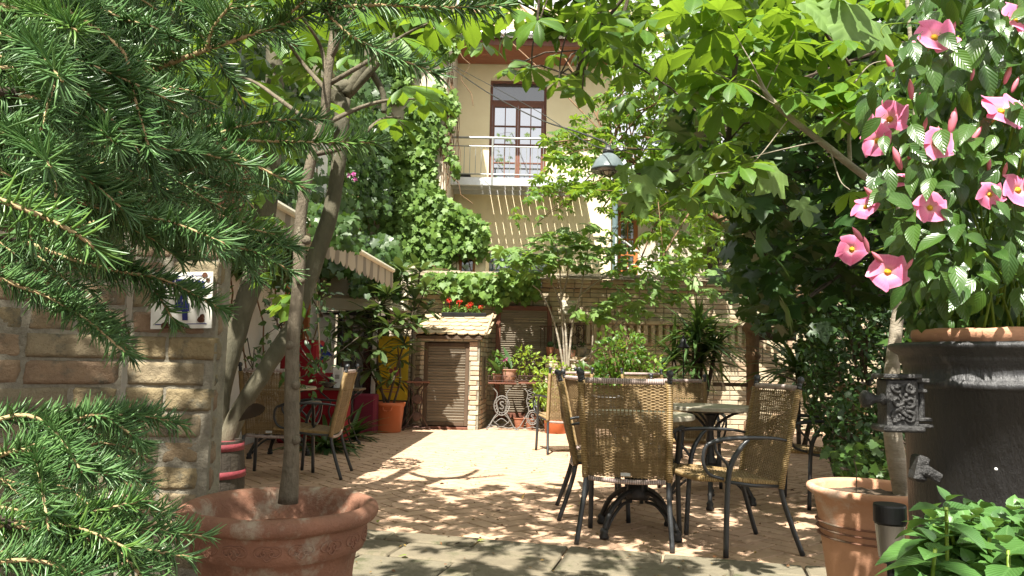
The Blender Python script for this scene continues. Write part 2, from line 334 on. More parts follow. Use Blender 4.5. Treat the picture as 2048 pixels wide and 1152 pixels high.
def petalm():
    m,t,b=M_('pink_petal'); uv=N(t,'ShaderNodeTexCoord'); sx=N(t,'ShaderNodeSeparateXYZ'); t.links.new(uv.outputs['UV'],sx.inputs[0])
    g=N(t,'ShaderNodeNewGeometry'); n=N(t,'ShaderNodeTexNoise',i_Scale=60,i_Detail=4); t.links.new(coords(t),n.inputs['Vector'])
    c=ramp(t,sx.outputs[1],[(.0,(.85,.55,.2)),(.10,(.88,.42,.45)),(.4,(.86,.22,.40)),(.8,(.84,.20,.38)),(1,(.88,.34,.50))])
    wv=N(t,'ShaderNodeMath',operation='MULTIPLY'); wv.inputs[1].default_value=60; t.links.new(sx.outputs[0],wv.inputs[0]); s_=N(t,'ShaderNodeMath',operation='SINE'); t.links.new(wv.outputs[0],s_.inputs[0])
    c=mix(t,.22,c,ramp(t,s_.outputs[0],[(.2,(1,1,1)),(1,(.8,.55,.7))]),'MULTIPLY')
    c=mix(t,.35,c,ramp(t,g.outputs['Random Per Island'],[(0,(.85,.7,.8)),(1,(1.1,1.1,1.1))]),'MULTIPLY')
    c=mix(t,.3,c,ramp(t,n.outputs['Fac'],[(.35,(.8,.75,.8)),(.65,(1.1,1.1,1.1))]),'MULTIPLY')
    t.links.new(c,b.inputs['Base Color']); b.inputs['Roughness'].default_value=.55
    tl=N(t,'ShaderNodeBsdfTranslucent'); t.links.new(c,tl.inputs[0]); ms=N(t,'ShaderNodeMixShader'); ms.inputs[0].default_value=.3
    t.links.new(b.outputs[0],ms.inputs[1]); t.links.new(tl.outputs[0],ms.inputs[2]); t.links.new(ms.outputs[0],t.nodes['Material Output'].inputs[0]); return m
mt['petal']=petalm()
mt['petunia']=leafm('magenta_petal',(.55,.04,.32),(.6,.25,.5),(.6,.1,.4),.3,.5)
mt['geranium']=leafm('scarlet_petal',(.75,.035,.02),(.6,.02,.015),(.7,.1,.03),.25,.5)
mt['bud']=leafm('pink_bud',(.78,.25,.34),(.65,.16,.24),(.7,.25,.3),.2,.4)
mt['throat']=surf('yellow_throat',(.85,.50,.03),None,8,.5,.02)
def glassm(name,base,refl,rough=.03):
    m,t,b=M_(name); b.inputs['Base Color'].default_value=(*base,1); b.inputs['Roughness'].default_value=.15
    g=N(t,'ShaderNodeBsdfGlossy'); g.inputs['Roughness'].default_value=rough; g.inputs[0].default_value=(.9,.93,1,1)
    ms=N(t,'ShaderNodeMixShader'); ms.inputs[0].default_value=refl
    t.links.new(b.outputs[0],ms.inputs[1]); t.links.new(g.outputs[0],ms.inputs[2]); t.links.new(ms.outputs[0],t.nodes['Material Output'].inputs[0]); return m
mt['glass']=glassm('window_glass',(.03,.035,.04),.5)
mt['glass_dark']=glassm('dark_glass',(.03,.03,.025),.12)
mt['glass_block']=glassm('glass_block',(.2,.25,.25),.3,.15)
def stripes(name,c1,c2,f):
    m,t,b=M_(name); v=coords(t); sx=N(t,'ShaderNodeSeparateXYZ'); t.links.new(v,sx.inputs[0])
    q=N(t,'ShaderNodeMath',operation='MULTIPLY'); q.inputs[1].default_value=f; t.links.new(sx.outputs[1],q.inputs[0])
    s_=N(t,'ShaderNodeMath',operation='SINE'); t.links.new(q.outputs[0],s_.inputs[0])
    col=ramp(t,s_.outputs[0],[(.48,c1),(.52,c2)])
    t.links.new(col,b.inputs['Base Color']); b.inputs['Roughness'].default_value=.9
    tl=N(t,'ShaderNodeBsdfTranslucent'); t.links.new(col,tl.inputs[0]); ms=N(t,'ShaderNodeMixShader'); ms.inputs[0].default_value=.25
    t.links.new(b.outputs[0],ms.inputs[1]); t.links.new(tl.outputs[0],ms.inputs[2]); t.links.new(ms.outputs[0],t.nodes['Material Output'].inputs[0]); return m
mt['awning']=stripes('awning_stripe',(.50,.44,.34),(.27,.235,.19),18.5)
# ---------------------------------------------------------------- leaf templates: (V, [quads, tris], UV)
def leaf_t(prof,fold=.18,droop=.25,rows=5,ser=0,curl=0,petiole=0):
    V=[];UV=[];F=[]
    for i in range(rows+1):
        v=i/rows; wd=np.interp(v,[p[0] for p in prof],[p[1] for p in prof])
        if ser and 0<i<rows: wd*=1+ser*(1 if i%2 else -1)
        z=-droop*v*v
        for u in(-1,0,1):
            V.append((u*wd,v,z+abs(u)*wd*fold+curl*abs(u)*math.sin(v*9)*.03)); UV.append((u*wd/.5,v))
    for i in range(rows):
        a=i*3; F+=[(a,a+1,a+4,a+3),(a+1,a+2,a+5,a+4)]
    T=np.zeros((0,3),int)
    if petiole:
        k=len(V); r=.012
        V+=[(-r,0,0),(r,0,0),(r,-petiole,-.02),(-r,-petiole,-.02)]; UV+=[(.5,.5)]*4; F.append((k,k+1,k+2,k+3))
    return np.array(V),[np.array(F)],np.array(UV)
def fan_t(out,c=(0,.42),cone=.10):
    V=[(c[0],c[1],0)]+[(x,y,-cone*((x-c[0])**2+(y-c[1])**2)*2) for x,y in out]; n=len(out)
    F=np.array([(0,1+i,1+(i+1)%n) for i in range(n)]); UV=[(v[0],v[1]) for v in V]
    return np.array(V),[F],np.array(UV)
def mirror(h): return h+[(-x,y) for x,y in h[::-1] if abs(x)>1e-6]
IVY=fan_t(mirror([(0,0),(.22,-.14),(.48,.0),(.38,.25),(.62,.52),(.34,.56),(.22,.70),(0,1.02)]))
FIG=fan_t(mirror([(0,0),(.25,-.15),(.5,-.02),(.42,.14),(.25,.27),(.55,.38),(.66,.62),(.46,.66),(.22,.5),(.26,.75),(.16,.98),(0,1.08)]),cone=.16)
MAPLE=fan_t(mirror([(0,0),(.3,-.1),(.55,.08),(.42,.2),(.75,.42),(.62,.56),(.42,.52),(.45,.7),(.28,.66),(.18,.85),(0,1.1)]),cone=.14)
CH_N=leaf_t([(0,.01),(.15,.06),(.4,.15),(.62,.215),(.78,.19),(.9,.10),(1,.005)],.22,.22,14,ser=.045)
CH_M=leaf_t([(0,.01),(.15,.06),(.4,.15),(.62,.215),(.78,.19),(.9,.10),(1,.005)],.22,.22,8,ser=.03)
CH_F=leaf_t([(0,.02),(.4,.15),(.68,.22),(1,.01)],.2,.22,3)
OV_N=leaf_t([(0,.02),(.10,.18),(.3,.31),(.55,.28),(.8,.14),(1,.005)],.28,.34,14,ser=.035)
OV_F=leaf_t([(0,.02),(.3,.26),(.65,.22),(1,.01)],.2,.2,3)
MAND=leaf_t([(0,.01),(.1,.15),(.35,.26),(.65,.20),(.87,.07),(1,.004)],.25,.28,8,petiole=.15)
LOQ=leaf_t([(0,.015),(.3,.10),(.6,.165),(.85,.11),(1,.01)],.2,.25,6)
STRAP=leaf_t([(0,.02),(.3,.035),(.7,.025),(1,.002)],.5,.55,6)
# needle: bent three-sided
def needle_t():
    V=[];F=[]
    for i,(y,z,r) in enumerate(((0,0,.036),(.5,.05,.044),(1,.0,.010))):
        for a in range(3): V.append((r*math.cos(a*2.094),y,z+r*math.sin(a*2.094)))
    for i in range(2):
        for a in range(3): b=(a+1)%3; F.append((i*3+a,i*3+b,i*3+3+b,i*3+3+a))
    return np.array(V),[np.array(F)],np.zeros((9,2))
NEED=needle_t()
def in_poly(x,y,poly):
    c=False; n=len(poly)
    for i in range(n):
        x1,y1=poly[i];x2,y2=poly[(i+1)%n]
        if (y1>y)!=(y2>y) and x<(x2-x1)*(y-y1)/(y2-y1)+x1: c=not c
    return c
def region(poly,Y0,Y1,n):
    xs=[p[0] for p in poly]; ys=[p[1] for p in poly]; out=[]
    while len(out)<n:
        x=rng.uniform(min(xs),max(xs)); y=rng.uniform(min(ys),max(ys))
        if in_poly(x,y,poly): out.append(tuple(at(x,y,rng.uniform(Y0,Y1))))
    return np.array(out)
def palmate(mb,P,size,up=1.2,tilt=.45,T=CH_F,nl=(5,7),pet=None,tw=None):
    """palmately compound leaves centred on P; petioles run back to tw"""
    n=len(P); S=np.full(n,size)*rng.uniform(.7,1.15,n)
    Nn=nrm(np.array([0,0,up])+rv(n,tilt)); A=rv(n); A-=Nn*np.sum(A*Nn,1)[:,None]; A=nrm(A); B=np.cross(Nn,A)
    for j in range(7):
        a=(j-3)*R(47); L=S*(1.0-.10*abs(j-3))*rng.uniform(.9,1.08,n)
        D=A*math.cos(a)+B*math.sin(a)-Nn*(.28+rng.uniform(-.12,.2,n))[:,None]
        M=frames(D,Nn+rv(n,.12)); mb.scatter(T,M,L,P)
# brickwork
def brickwork(mb,mo,org,u,W,H,nrmv,bl=.25,bh=.065,j=.012,holes=(),dep=.012,thick=.1,seed=1,nx=1,nz=1,rough=0,mdep=.012,off=.5):
    rn=random.Random(seed); u=Vector(u).normalized(); nv=Vector(nrmv).normalized(); org=Vector(org); z=0;row=0
    def cut(a0,a1,z0,z1):
        segs=[(a0,a1)]
        for (h0,h1,g0,g1) in holes:
            if z1<=g0+.01 or z0>=g1-.01: continue
            ns=[]
            for s0,s1 in segs:
                if s1<=h0 or s0>=h1: ns.append((s0,s1)); continue
                if s0<h0: ns.append((s0,h0))
                if s1>h1: ns.append((h1,s1))
            segs=ns
        return segs
    while z<H-.02:
        h=min(bh,H-z); a=-(row%2)*bl*off
        while a<W:
            l=bl if rn.random()>.2 else bl*.5
            a0=max(a,0);a1=min(a+l-j,W)
            if a1-a0>.03:
                for s0,s1 in cut(a0,a1,z,z+h):
                    if s1-s0<.02: continue
                    p=rn.uniform(-.003,.004)*(1+rough*60); c=org+u*((s0+s1)/2)+Vector((0,0,z+h/2-j/2))+nv*(p-thick/2+dep)
                    rot=np.array([(u.x,nv.x,0),(u.y,nv.y,0),(0,0,1)],float)
                    if nx==1: mb.box(c,(s1-s0,thick,h-j),rot,.006)
                    else:
                        V=[];F=[];UV=[]
                        for q in range(nz+1):
                            for i in range(nx+1):
                                fu=i/nx;fq=q/nz; ex=min(1,min(fu,1-fu)*(s1-s0)/.009); eq=min(1,min(fq,1-fq)*(h-j)/.009)
                                rd=1-(1-ex)**2; rq=1-(1-eq)**2
                                pt=org+u*(s0+(s1-s0)*fu)+Vector((0,0,z+(h-j)*fq))+nv*(p+dep-.008+.008*min(rd,rq))
                                nn=noise.fractal(pt*22,1,2,4)*rough+noise.noise(pt*90)*rough*.3
                                V.append(pt+nv*nn+u*(noise.noise(pt*30+Vector((5,5,5)))*rough*.9))
                        for q in range(nz):
                            for i in range(nx): k=q*(nx+1)+i; F.append((k,k+1,k+nx+2,k+nx+1))
                        # side skirt
                        bd=[i for i in range(nx+1)]+[q*(nx+1)+nx for q in range(1,nz+1)]+[nz*(nx+1)+i for i in range(nx-1,-1,-1)]+[q*(nx+1) for q in range(nz-1,0,-1)]
                        k0=len(V); V+=[V[b]-nv*.03 for b in bd]; m=len(bd)
                        F+=[(bd[i],k0+i,k0+(i+1)%m,bd[(i+1)%m]) for i in range(m)]
                        mb.add([tuple(v) for v in V],F)
            a+=l
        z+=bh;row+=1
    if mo is not None:
        us=sorted({0,W}|{h[0] for h in holes}|{h[1] for h in holes}); us=[x for x in us if 0<=x<=W]
        for s0,s1 in zip(us[:-1],us[1:]):
            zz=[(0,H)]
            for h0,h1,g0,g1 in holes:
                if h0<=s0+1e-6 and h1>=s1-1e-6:
                    nz_=[]
                    for a,b in zz:
                        if g0>a: nz_.append((a,min(b,g0)))
                        if g1<b: nz_.append((max(a,g1),b))
                    zz=nz_
            for a,b in zz:
                c=org+u*((s0+s1)/2)+Vector((0,0,(a+b)/2))+nv*(-thick/2-.004+dep-mdep)
                mo.box(c,(s1-s0,thick,b-a),np.array([(u.x,nv.x,0),(u.y,nv.y,0),(0,0,1)],float))
# ================================================================ SETTING
def rz3(a): c,s_=math.cos(a),math.sin(a); return np.array([(c,-s_,0),(s_,c,0),(0,0,1)])
m=MB(); gx=np.linspace(-60,60,25); gy=np.linspace(-30,90,25)
V=[(x,y,-.06) for y in gy for x in gx]; F=np.array([(j*25+i,j*25+i+1,j*25+26+i,j*25+25+i) for j in range(24) for i in range(24)])
m.add(V,F).build('ground',mt['soil'],kind='structure')
MB().box((.9,8.2,-.045),(10.6,9.6,.05)).build('paving_bed',mt['grout'],kind='structure')
# herringbone pavers at 45 degrees
m=MB(); w_=.125; L_=.25; cA=math.cos(R(40)); sA=math.sin(R(40)); e0=G(700,1060,0); e1=G(1660,1140,0)
edge=lambda x: e0.y+(e1.y-e0.y)*(x-e0.x)/(e1.x-e0.x)
for i in range(-80,90):
    for k in range(-20,130):
        c=(i-k)%4
        if c==0: cx,cy,lx,ly=(i+1)*w_,(k+.5)*w_,L_,w_
        elif c==3: cx,cy,lx,ly=(i+.5)*w_,(k+1)*w_,w_,L_
        else: continue
        x=cx*cA-cy*sA+.2; y=cx*sA+cy*cA+3
        if x<-3.4 or x>5.2 or y>12.4 or y<edge(x)-.12: continue
        g=.010; hx,hy=(lx-g)/2,(ly-g)/2; dz=random.uniform(-.0015,.0015); b=.004
        V=[(-hx,-hy,-.012),(hx,-hy,-.012),(hx,hy,-.012),(-hx,hy,-.012),(-hx+b,-hy+b,0),(hx-b,-hy+b,0),(hx-b,hy-b,0),(-hx+b,hy-b,0)]
        V=[(x+p*cA-q*sA,y+p*sA+q*cA,r+dz+random.uniform(-.0007,.0007)) for p,q,r in V]
        m.add(V,np.array([(4,5,6,7),(0,1,5,4),(1,2,6,5),(2,3,7,6),(3,0,4,7)]))
m.build('brick_paving',mt['paver'],kind='structure')
# stone border slabs in front
m=MB(); du=Vector((e1.x-e0.x,e1.y-e0.y,0)).normalized(); dn=Vector((du.y,-du.x,0)); ang=math.atan2(du.y,du.x); rot=rz3(ang)
for r_,(dep_,wd_) in enumerate(((.11,.2),(.37,.3),(.72,.38),(1.14,.42),(1.6,.46),(2.1,.5))):
    a=-2.6+random.uniform(0,.4)
    while a<4.2:
        l=random.uniform(.5,.95); c=Vector((e0.x,e0.y,0))+du*(a+l/2)+dn*dep_
        k=MB().box((0,0,0),(l-.012,wd_-.012,.08),None,.008)
        q=k.V[0]; q=np.array([(x,y+noise.noise(Vector((x*5+a*7,y*5+r_*3,0)))*.006,z+random.uniform(-.002,.002)) for x,y,z in q])@rot.T+np.array(c+Vector((0,0,-.022+random.uniform(-.003,.003))))
        k.V[0]=q; m.V.append(q); m.UV.append(k.UV[0])
        for L,C in zip(k.L,k.C): m.L.append(L+m.n); m.C.append(C)
        m.n+=len(q); a+=l
m.build('stone_border',mt['slab'],kind='structure')
# litter
m=MB(); n=1100
P=np.stack([rng.uniform(-1.6,3.2,n),rng.uniform(3.6,9,n),np.full(n,.006)],1); P=P[P[:,1]>edge(P[:,0])-.9]; P[:,2]=np.where(P[:,1]<edge(P[:,0])+.03,.026,.006)
n=len(P); M=frames(rv(n)*(1,1,.1),np.array([0,0,1])+rv(n,.35)); m.scatter(OV_F,M,rng.uniform(.008,.030,n)*(1+(rng.random(n)<.08)),P)
m.build('fallen_leaves',mt['litter'],kind='stuff')
m=MB(); P=[tuple(G(x,y,.025)) for x,y in((757,1040),(815,1110),(955,1082),(1150,1012),(1165,1005))]; M=frames(rv(5)*(1,1,.1),np.array([0,0,1])+rv(5,.3)); m.scatter(OV_F,M,np.full(5,.05),np.array(P))
m.build('fallen_green_leaves',mt['f_lime'],kind='stuff')

# ================================================================ BACK WALL
WY=12.35
bw=thing('garden_wall','long yellow brick garden wall with tiled coping closing the back of the courtyard','wall',(2.5,WY,0))
def rel(p,o): return Vector(p)-Vector(o)
O=Vector((2.5,WY,0))
x0=at(818,700,WY).x; x1=9.0; WT=at(1100,556,WY).z
m=MB();mo=MB(); brickwork(m,mo,rel((x0,WY,0),O),(1,0,0),x1-x0,WT-.16,(0,-1,0),bl=.27,bh=.078,thick=.12,seed=3)
m.build('brick_face',mt['brick'],bw); mo.box(rel(((x0+x1)/2,WY+.17,WT/2-.1),O),(x1-x0,.12,WT-.2)); mo.build('mortar_core',mt['mortar'],bw)
# cornice
m=MB(); 
for k,(dz,pr) in enumerate(((.16,.05),(.09,.09))):
    a=x0
    while a<x1:
        m.box(rel((a+.135,WY-pr/2+.06,WT-dz+.035),O),(.262,.16+pr,.066),None,.006); a+=.27
m.build('cornice',mt['brick'],bw)
# soldier course
m=MB(); zs=at(1300,690,WY).z; ze=at(1300,650,WY).z; a=x0+1.75
while a<x1:
    m.box(rel((a,WY-.03,(zs+ze)/2),O),(.066,.1,ze-zs-.01),None,.006); a+=.118
m.build('soldier_course',mt['brick'],bw)
m=MB(); a=x0+1.7
while a<x1: m.box(rel((a+.135,WY-.045,ze+.033),O),(.262,.12,.06),None,.006); a+=.27
m.build('ledge_course',mt['brick'],bw)
m=MB()
for k in range(3):
    a=x0-.1
    while a<x1:
        m.box(rel((a+.09,WY-.05+k*.07,WT+.012+k*.028+random.uniform(-.006,.008)),O),(.175,.22,.018),Matrix.Rotation(R(14+random.uniform(-3,3)),3,'X')@Matrix.Rotation(R(random.uniform(-3,3)),3,'Z'),.004); a+=.18
m.build('coping',mt['coping'],bw)
# left stub wall beside shed in shade
pl=thing('brick_pier','short brick pier in the shade left of the small shed','pier',(x0-.12,11.75,0))
m=MB();mo=MB(); brickwork(m,mo,(-.16,0,0),(1,0,0),.42,1.9,(0,-1,0),bl=.25,bh=.075,thick=.12,seed=9,holes=[(.40,.42,0,3)])
m.build('brick_face',mt['brick_light'],pl); mo.build('mortar_core',mt['mortar'],pl)
# ---- louvred shutter on the wall
def louvre(name,parent,x0,x1,z0,z1,y,n,fw=.07,mat=None,dep=.05,fm=None,tilt=32,broken=0):
    f=MB(); fm=fm or mt['wood_dark']
    f.box(((x0+fw/2),y,(z0+z1)/2),(fw,dep,z1-z0),None,.004); f.box(((x1-fw/2),y,(z0+z1)/2),(fw,dep,z1-z0),None,.004)
    f.box(((x0+x1)/2,y,z1-fw/2),(x1-x0-2*fw-.004,dep,fw),None,.004); f.box(((x0+x1)/2,y,z0+fw/2),(x1-x0-2*fw-.004,dep,fw),None,.004)
    f.build('frame',fm,parent)
    s_=MB(); 
    for i in range(n):
        z=z0+fw+(z1-z0-2*fw)*(i+.5)/n; h=(z1-z0-2*fw)/n
        s_.box(((x0+x1)/2,y+random.uniform(-.003,.003),z),(x1-x0-2*fw-.006,.012,h*1.12),Matrix.Rotation(R(tilt+random.uniform(-4,4)),3,'X')@Matrix.Rotation(R(random.uniform(-.5,.5)),3,'Y'))
    s_.build('louvre_panel',mat or mt['slat'],parent)
    return f
a0=at(993,612,WY-.1);a1=at(1104,612,WY-.1)
sh=thing('louvred_shutter','weathered wooden louvred shutter with brown frame on the brick wall behind the iron stands','shutter',(a0.x,WY-.1,0))
louvre('s',sh,0,a1.x-a0.x,.12,at(1050,612,WY-.1).z,0,46,.075,fm=mt['wood_brown'])
MB().box(((a1.x-a0.x)/2,.035,1.0),(a1.x-a0.x-.02,.01,1.8)).build('backing',mt['wood_dark'],sh)

# ================================================================ SHED
hx0=G(834,858).x; hF=G(900,858).y; hx1=G(957,858).x; hD=.95; yaw=R(-5)
hut=thing('brick_shed','small brick garden shed with scalloped tile roof and grey louvred door','shed',(hx0,hF,0),yaw)
W=hx1-hx0; 
def hz(py,Y=None): return at(900,py,Y or hF).z
eav=hz(676); top=hz(636,hF+.7); dL=hx0; d0=G(846,855).x-hx0; d1=G(937,857).x-hx0
m=MB();mo=MB()
brickwork(m,mo,(0,0,0),(1,0,0),W,eav+.02,(0,-1,0),bl=.22,bh=.073,thick=.11,seed=5,holes=[(d0,d1,0,eav-.06)])
brickwork(m,mo,(W+.001,.115,0),(0,1,0),hD-.115,eav+.02,(1,0,0),bl=.22,bh=.073,thick=.11,seed=6,holes=[(.10,.42,.45,1.08)])
brickwork(m,None,(0,.115,0),(0,1,0),hD-.115,eav+.02,(-1,0,0),bl=.22,bh=.073,thick=.11,seed=7)
for k in range(5):
    z=eav+.03+k*.073; s0=.12+k*.16
    if s0<hD-.1: brickwork(m,None,(W+.001,s0,z),(0,1,0),hD-s0,.073,(1,0,0),bl=.22,bh=.073,thick=.11,seed=60+k)
m.build('wall',mt['brick_light'],hut); mo.box((.07,.55,eav/2),(.1,.8,eav)); mo.box((W/2,hD,top/2),(W-.05,.05,top)); mo.build('mortar_core',mt['mortar'],hut)
MB().box((W-.03,.36,.77),(.06,.34,.65)).build('side_recess',mt['wood_dark'],hut)
m=MB(); m.box((W+.014,.235,.77),(.04,.05,.65),None,.003); m.box((W+.014,.5,.77),(.04,.05,.65),None,.003); m.build('side_window_frame',mt['slat'],hut)
door=louvre('d',hut,d0+.005,d1-.005,.05,eav-.075,.03,27,.055,fm=mt['wood_dark'],tilt=28)
MB().box(((d0+d1)/2,.10,eav/2),(d1-d0-.01,.01,eav-.1)).build('door_backing',mt['wood_dark'],hut)
MB().box(((d0+d1)/2,-.02,.02),(d1-d0,.05,.035),None,.004).build('threshold',mt['wood_brown'],hut)
m=MB(); m.box((W/2,-.03,eav+.005),(W+.08,.1,.05),None,.004); m.build('eave_board',mt['wood_dark'],hut)
# tiles: scalloped
m=MB(); sl=Vector((0,hD*.8+.12,top-eav)); ln=sl.length; sd=sl.normalized(); nn=Vector((0,-sd.z,sd.y)); rows=5; tw=.165
for r_ in range(rows):
    s0=(ln-.02)*r_/rows
    nt_=int((W+.2)/tw)+1
    for i in range(nt_):
        x=-.1+(i+.5*(r_%2))*tw+tw/2
        if x>W+.12: continue
        th=.018; arc=[(tw/2*.98*math.cos(a),-.0-.075*math.sin(a)) for a in np.linspace(0,math.pi,9)]
        poly=[(x+px,s0+.07+py) for px,py in arc]+[(x-tw/2*.98,s0+.3),(x+tw/2*.98,s0+.3)]
        lift=.03+random.uniform(-.004,.004); tl=random.uniform(-.015,.015)
        m.prism(poly[::-1],0,th,lambda u,v,q: Vector((u,-.1,eav+.02))+sd*v+nn*(q+lift-(v-s0)*.085+tl*(u-x)))
m.build('roof',mt['roof'],hut)
MB().prism([(0,0),(ln,0),(ln,.03),(0,.03)],-.06,W+.06,lambda u,v,q:Vector((q,-.08,eav+.01))+sd*u+nn*(v-.02)).build('roof_deck',mt['wood_dark'],hut)
m=MB(); m.tube([Vector((W+.10,-.1,eav+.03))+nn*.045,Vector((W+.10,-.1,eav+.03))+nn*.045+sd*ln],.022,8); m.build('verge_tile',mt['roof'],hut)
# ================================================================ YELLOW HOUSE
HY=17.4
hs=thing('yellow_house','cream rendered two storey house with a balcony door rising behind the garden wall','house',(1,HY,0)); O=Vector((1,HY,0))
fx0=at(880,300,HY).x-.6; fx1=at(1222,470,HY).x; ztop=at(1000,128,HY).z
dx0=at(978,300,HY).x; dx1=at(1092,300,HY).x; dz0=at(1030,378,HY).z; dz1=at(1030,160,HY).z
m=MB()
def bx(m,a,b,O=O,bev=0): a=Vector(a);b=Vector(b); m.box((a+b)/2-O,[abs(q) for q in (b-a)],None,bev)
gw0=at(965,0,HY).x; gw1=at(1108,0,HY).x; gz1=at(1030,509,HY).z; gz0=gz1-.75
bx(m,(fx0,HY,0),(dx0,HY+.35,ztop)) ; bx(m,(dx1,HY,0),(fx1,HY+.35,ztop))
bx(m,(dx0,HY,dz1),(dx1,HY+.35,ztop)); bx(m,(dx0,HY,0),(dx1,HY+.35,dz0))
bx(m,(fx1-.35,HY+.35,0),(fx1,HY+4,ztop))
m.build('wall',mt['plaster'],hs)
bx(m:=MB(),(fx0,HY+.5,0),(fx1-.4,HY+4,ztop)); m.build('interior_core',mt['black'],hs)
# plain plaster band round door
m=MB(); bx(m,(dx0-.16,HY-.012,dz0),(dx0-.01,HY,dz1+.14)); bx(m,(dx1+.01,HY-.012,dz0),(dx1+.16,HY,dz1+.14)); bx(m,(dx0-.01,HY-.012,dz1+.01),(dx1+.01,HY,dz1+.14))
# balcony door
dr=MB(); dw=dx1-dx0; dh=dz1-dz0; y=HY+.12; f=.06; zt=dz0+dh*.80
for a,b in(((dx0,dz0),(dx0+f,dz1)),((dx1-f,dz0),(dx1,dz1))): bx(dr,(a[0],y-.04,a[1]),(b[0],y+.04,b[1]),bev=.006)
bx(dr,(dx0+f,y-.04,dz1-f),(dx1-f,y+.04,dz1)); bx(dr,(dx0+f,y-.045,zt-.05),(dx1-f,y+.045,zt+.05)); bx(dr,(dx0+f,y-.04,dz0),(dx1-f,y+.04,dz0+.09))
dro=dr.build('balcony_door',mt['wood_brown'],hs)
cx=(dx0+dx1)/2; lf=MB()
for s0,s1 in((dx0+f+.004,cx-.002),(cx+.002,dx1-f-.004)):
    bx(lf,(s0,y-.055,dz0+.093),(s0+.055,y+.02,zt-.053)); bx(lf,(s1-.055,y-.055,dz0+.093),(s1,y+.02,zt-.053))
    bx(lf,(s0+.055,y-.055,zt-.11),(s1-.055,y+.02,zt-.053)); bx(lf,(s0+.055,y-.055,dz0+.093),(s1-.055,y+.02,dz0+.2))
    mxx=(s0+s1)/2; bx(lf,(mxx-.011,y-.05,dz0+.2),(mxx+.011,y+.01,zt-.11))
    for q in range(1,4): zz=dz0+.2+(zt-.13-dz0-.2)*q/4; bx(lf,(s0+.055,y-.048,zz-.011),(mxx-.011,y+.01,zz+.011)); bx(lf,(mxx+.011,y-.048,zz-.011),(s1-.055,y+.01,zz+.011))
lf.build('door_leaf',mt['wood_brown'],dro)
gl=MB(); bx(gl,(dx0+f,y-.006,dz0+.1),(dx1-f,y-.002,zt)); gl.build('pane',mt['glass'],dro)
gl=MB(); bx(gl,(dx0+f,y-.006,zt+.05),(dx1-f,y-.002,dz1-f)); gl.build('transom_pane',mt['glass_dark'],dro)
# glass block window & small window
m=MB(); nb=9; bwid=(gw1-gw0)/nb
for i in range(nb):
    for k in range(4): bx(m,(gw0+i*bwid+.01,HY-.03,gz1-(k+1)*.19+.01),(gw0+(i+1)*bwid-.01,HY+.02,gz1-k*.19-.01),bev=.02)
gb=m.build('glass_block_window',mt['glass_block'],hs); m=MB(); bx(m,(gw0-.03,HY-.015,gz1-.78),(gw1+.03,HY+.001,gz1+.02)); m.build('window_frame',mt['pipe'],gb)
# roof: soffit, fascia, gutter, tiles
m=MB(); ov=1.15; zs_=ztop-.02
for k in range(9): bx(m,(fx0-.3,HY-ov+k*.125,zs_+k*.0),(fx1+.3,HY-ov+k*.125+.118,zs_+.03))
so_=m.build('soffit',mt['soffit'],hs); m=MB(); bx(m,(fx0-.3,HY-ov,zs_+.035),(fx1+.3,HY+.3,zs_+.06)); m.build('soffit_backing',mt['wood_brown'],hs)  # backing is an unseen sheet added to stop light through the board gaps
m=MB(); bx(m,(fx0-.3,HY-ov-.04,zs_-.02),(fx1+.3,HY-ov-.004,zs_+.22)); m.build('fascia',mt['wood_brown'],hs)
m=MB(); m.tube([Vector((fx0-.3,HY-ov-.13,zs_+.2))-O,Vector((fx1+.3,HY-ov-.13,zs_+.2))-O],.085,12); m.build('gutter',mt['steel'],hs)
m=MB(); 
for r_ in range(12):
    for i in range(26):
        xx=fx0-.3+i*.25; m.box(Vector((xx+.12,HY-ov+.05+r_*.3,zs_+.3+r_*.2))-O,(.235,.36,.03),Matrix.Rotation(R(31),3,'X'),.01)
m.build('roof',mt['roof'],hs)
# lower facade light corner strip, drain pipe, right wing
m=MB(); px_=at(1228,450,HY).x; m.tube([Vector((px_+.02,HY-.05,0))-O,Vector((px_+.02,HY-.05,5.6))-O],.065,12)
for z in(2.5,4.2,5.2): m.lathe([(.075,-.03),(.08,0),(.075,.03)],Vector((px_+.02,HY-.05,z))-O,12)
m.build('downpipe',mt['pipe'],hs)
# balcony
bl=thing('balcony','steel balcony with thin vertical balusters below the brown glazed door','balcony',(0,HY,dz0-.05)); O=Vector((0,HY,dz0-.05))
bx0=at(893,380,16.2).x; bx1=at(1180,380,16.2).x; BY=16.2; fz=dz0-.05
m=MB(); a=bx0+.065
while a<bx1-.1: bx(m,(a,BY+.065,fz-.06),(a+.155,HY-.02,fz-.03),O); a+=.173
m.build('deck',mt['steel'],bl)
m=MB(); bx(m,(bx0,BY-.0,fz-.16),(bx1,BY+.06,fz+.02),O,.005); bx(m,(bx0,BY+.06,fz-.16),(bx0+.06,HY-.01,fz+.02),O); 
for a in(BY+.35,BY+.85): bx(m,(bx0+.065,a,fz-.17),(bx1,a+.05,fz-.065),O)
m.build('frame',mt['steel'],bl)
r1=at(985,276,BY).z; r2=at(985,293,BY).z; m=MB(); p0=at(985,300,BY).x
for zz,rr in((r1,.025),(r2,.014),(fz+.09,.014)):
    m.tube([Vector((bx0,HY-.05,zz))-O,Vector((bx0,BY,zz))-O],rr,8); m.tube([Vector((bx0,BY,zz))-O,Vector((bx1,BY,zz))-O],rr,8)
m.build('handrail',mt['rail'],bl)
for q in(bx0,p0,p0+1.5): m=MB(); bx(m,(q-.02,BY-.02,fz-.16),(q+.02,BY+.02,r1),O); m.build('post',mt['rail'],bl)
m=MB(); a=bx0+.12
while a<bx1:
    if abs(a-p0)>.04: m.tube([Vector((a,BY,fz+.09))-O,Vector((a,BY,r2))-O],.0065,5)
    a+=.125
a=BY+.12
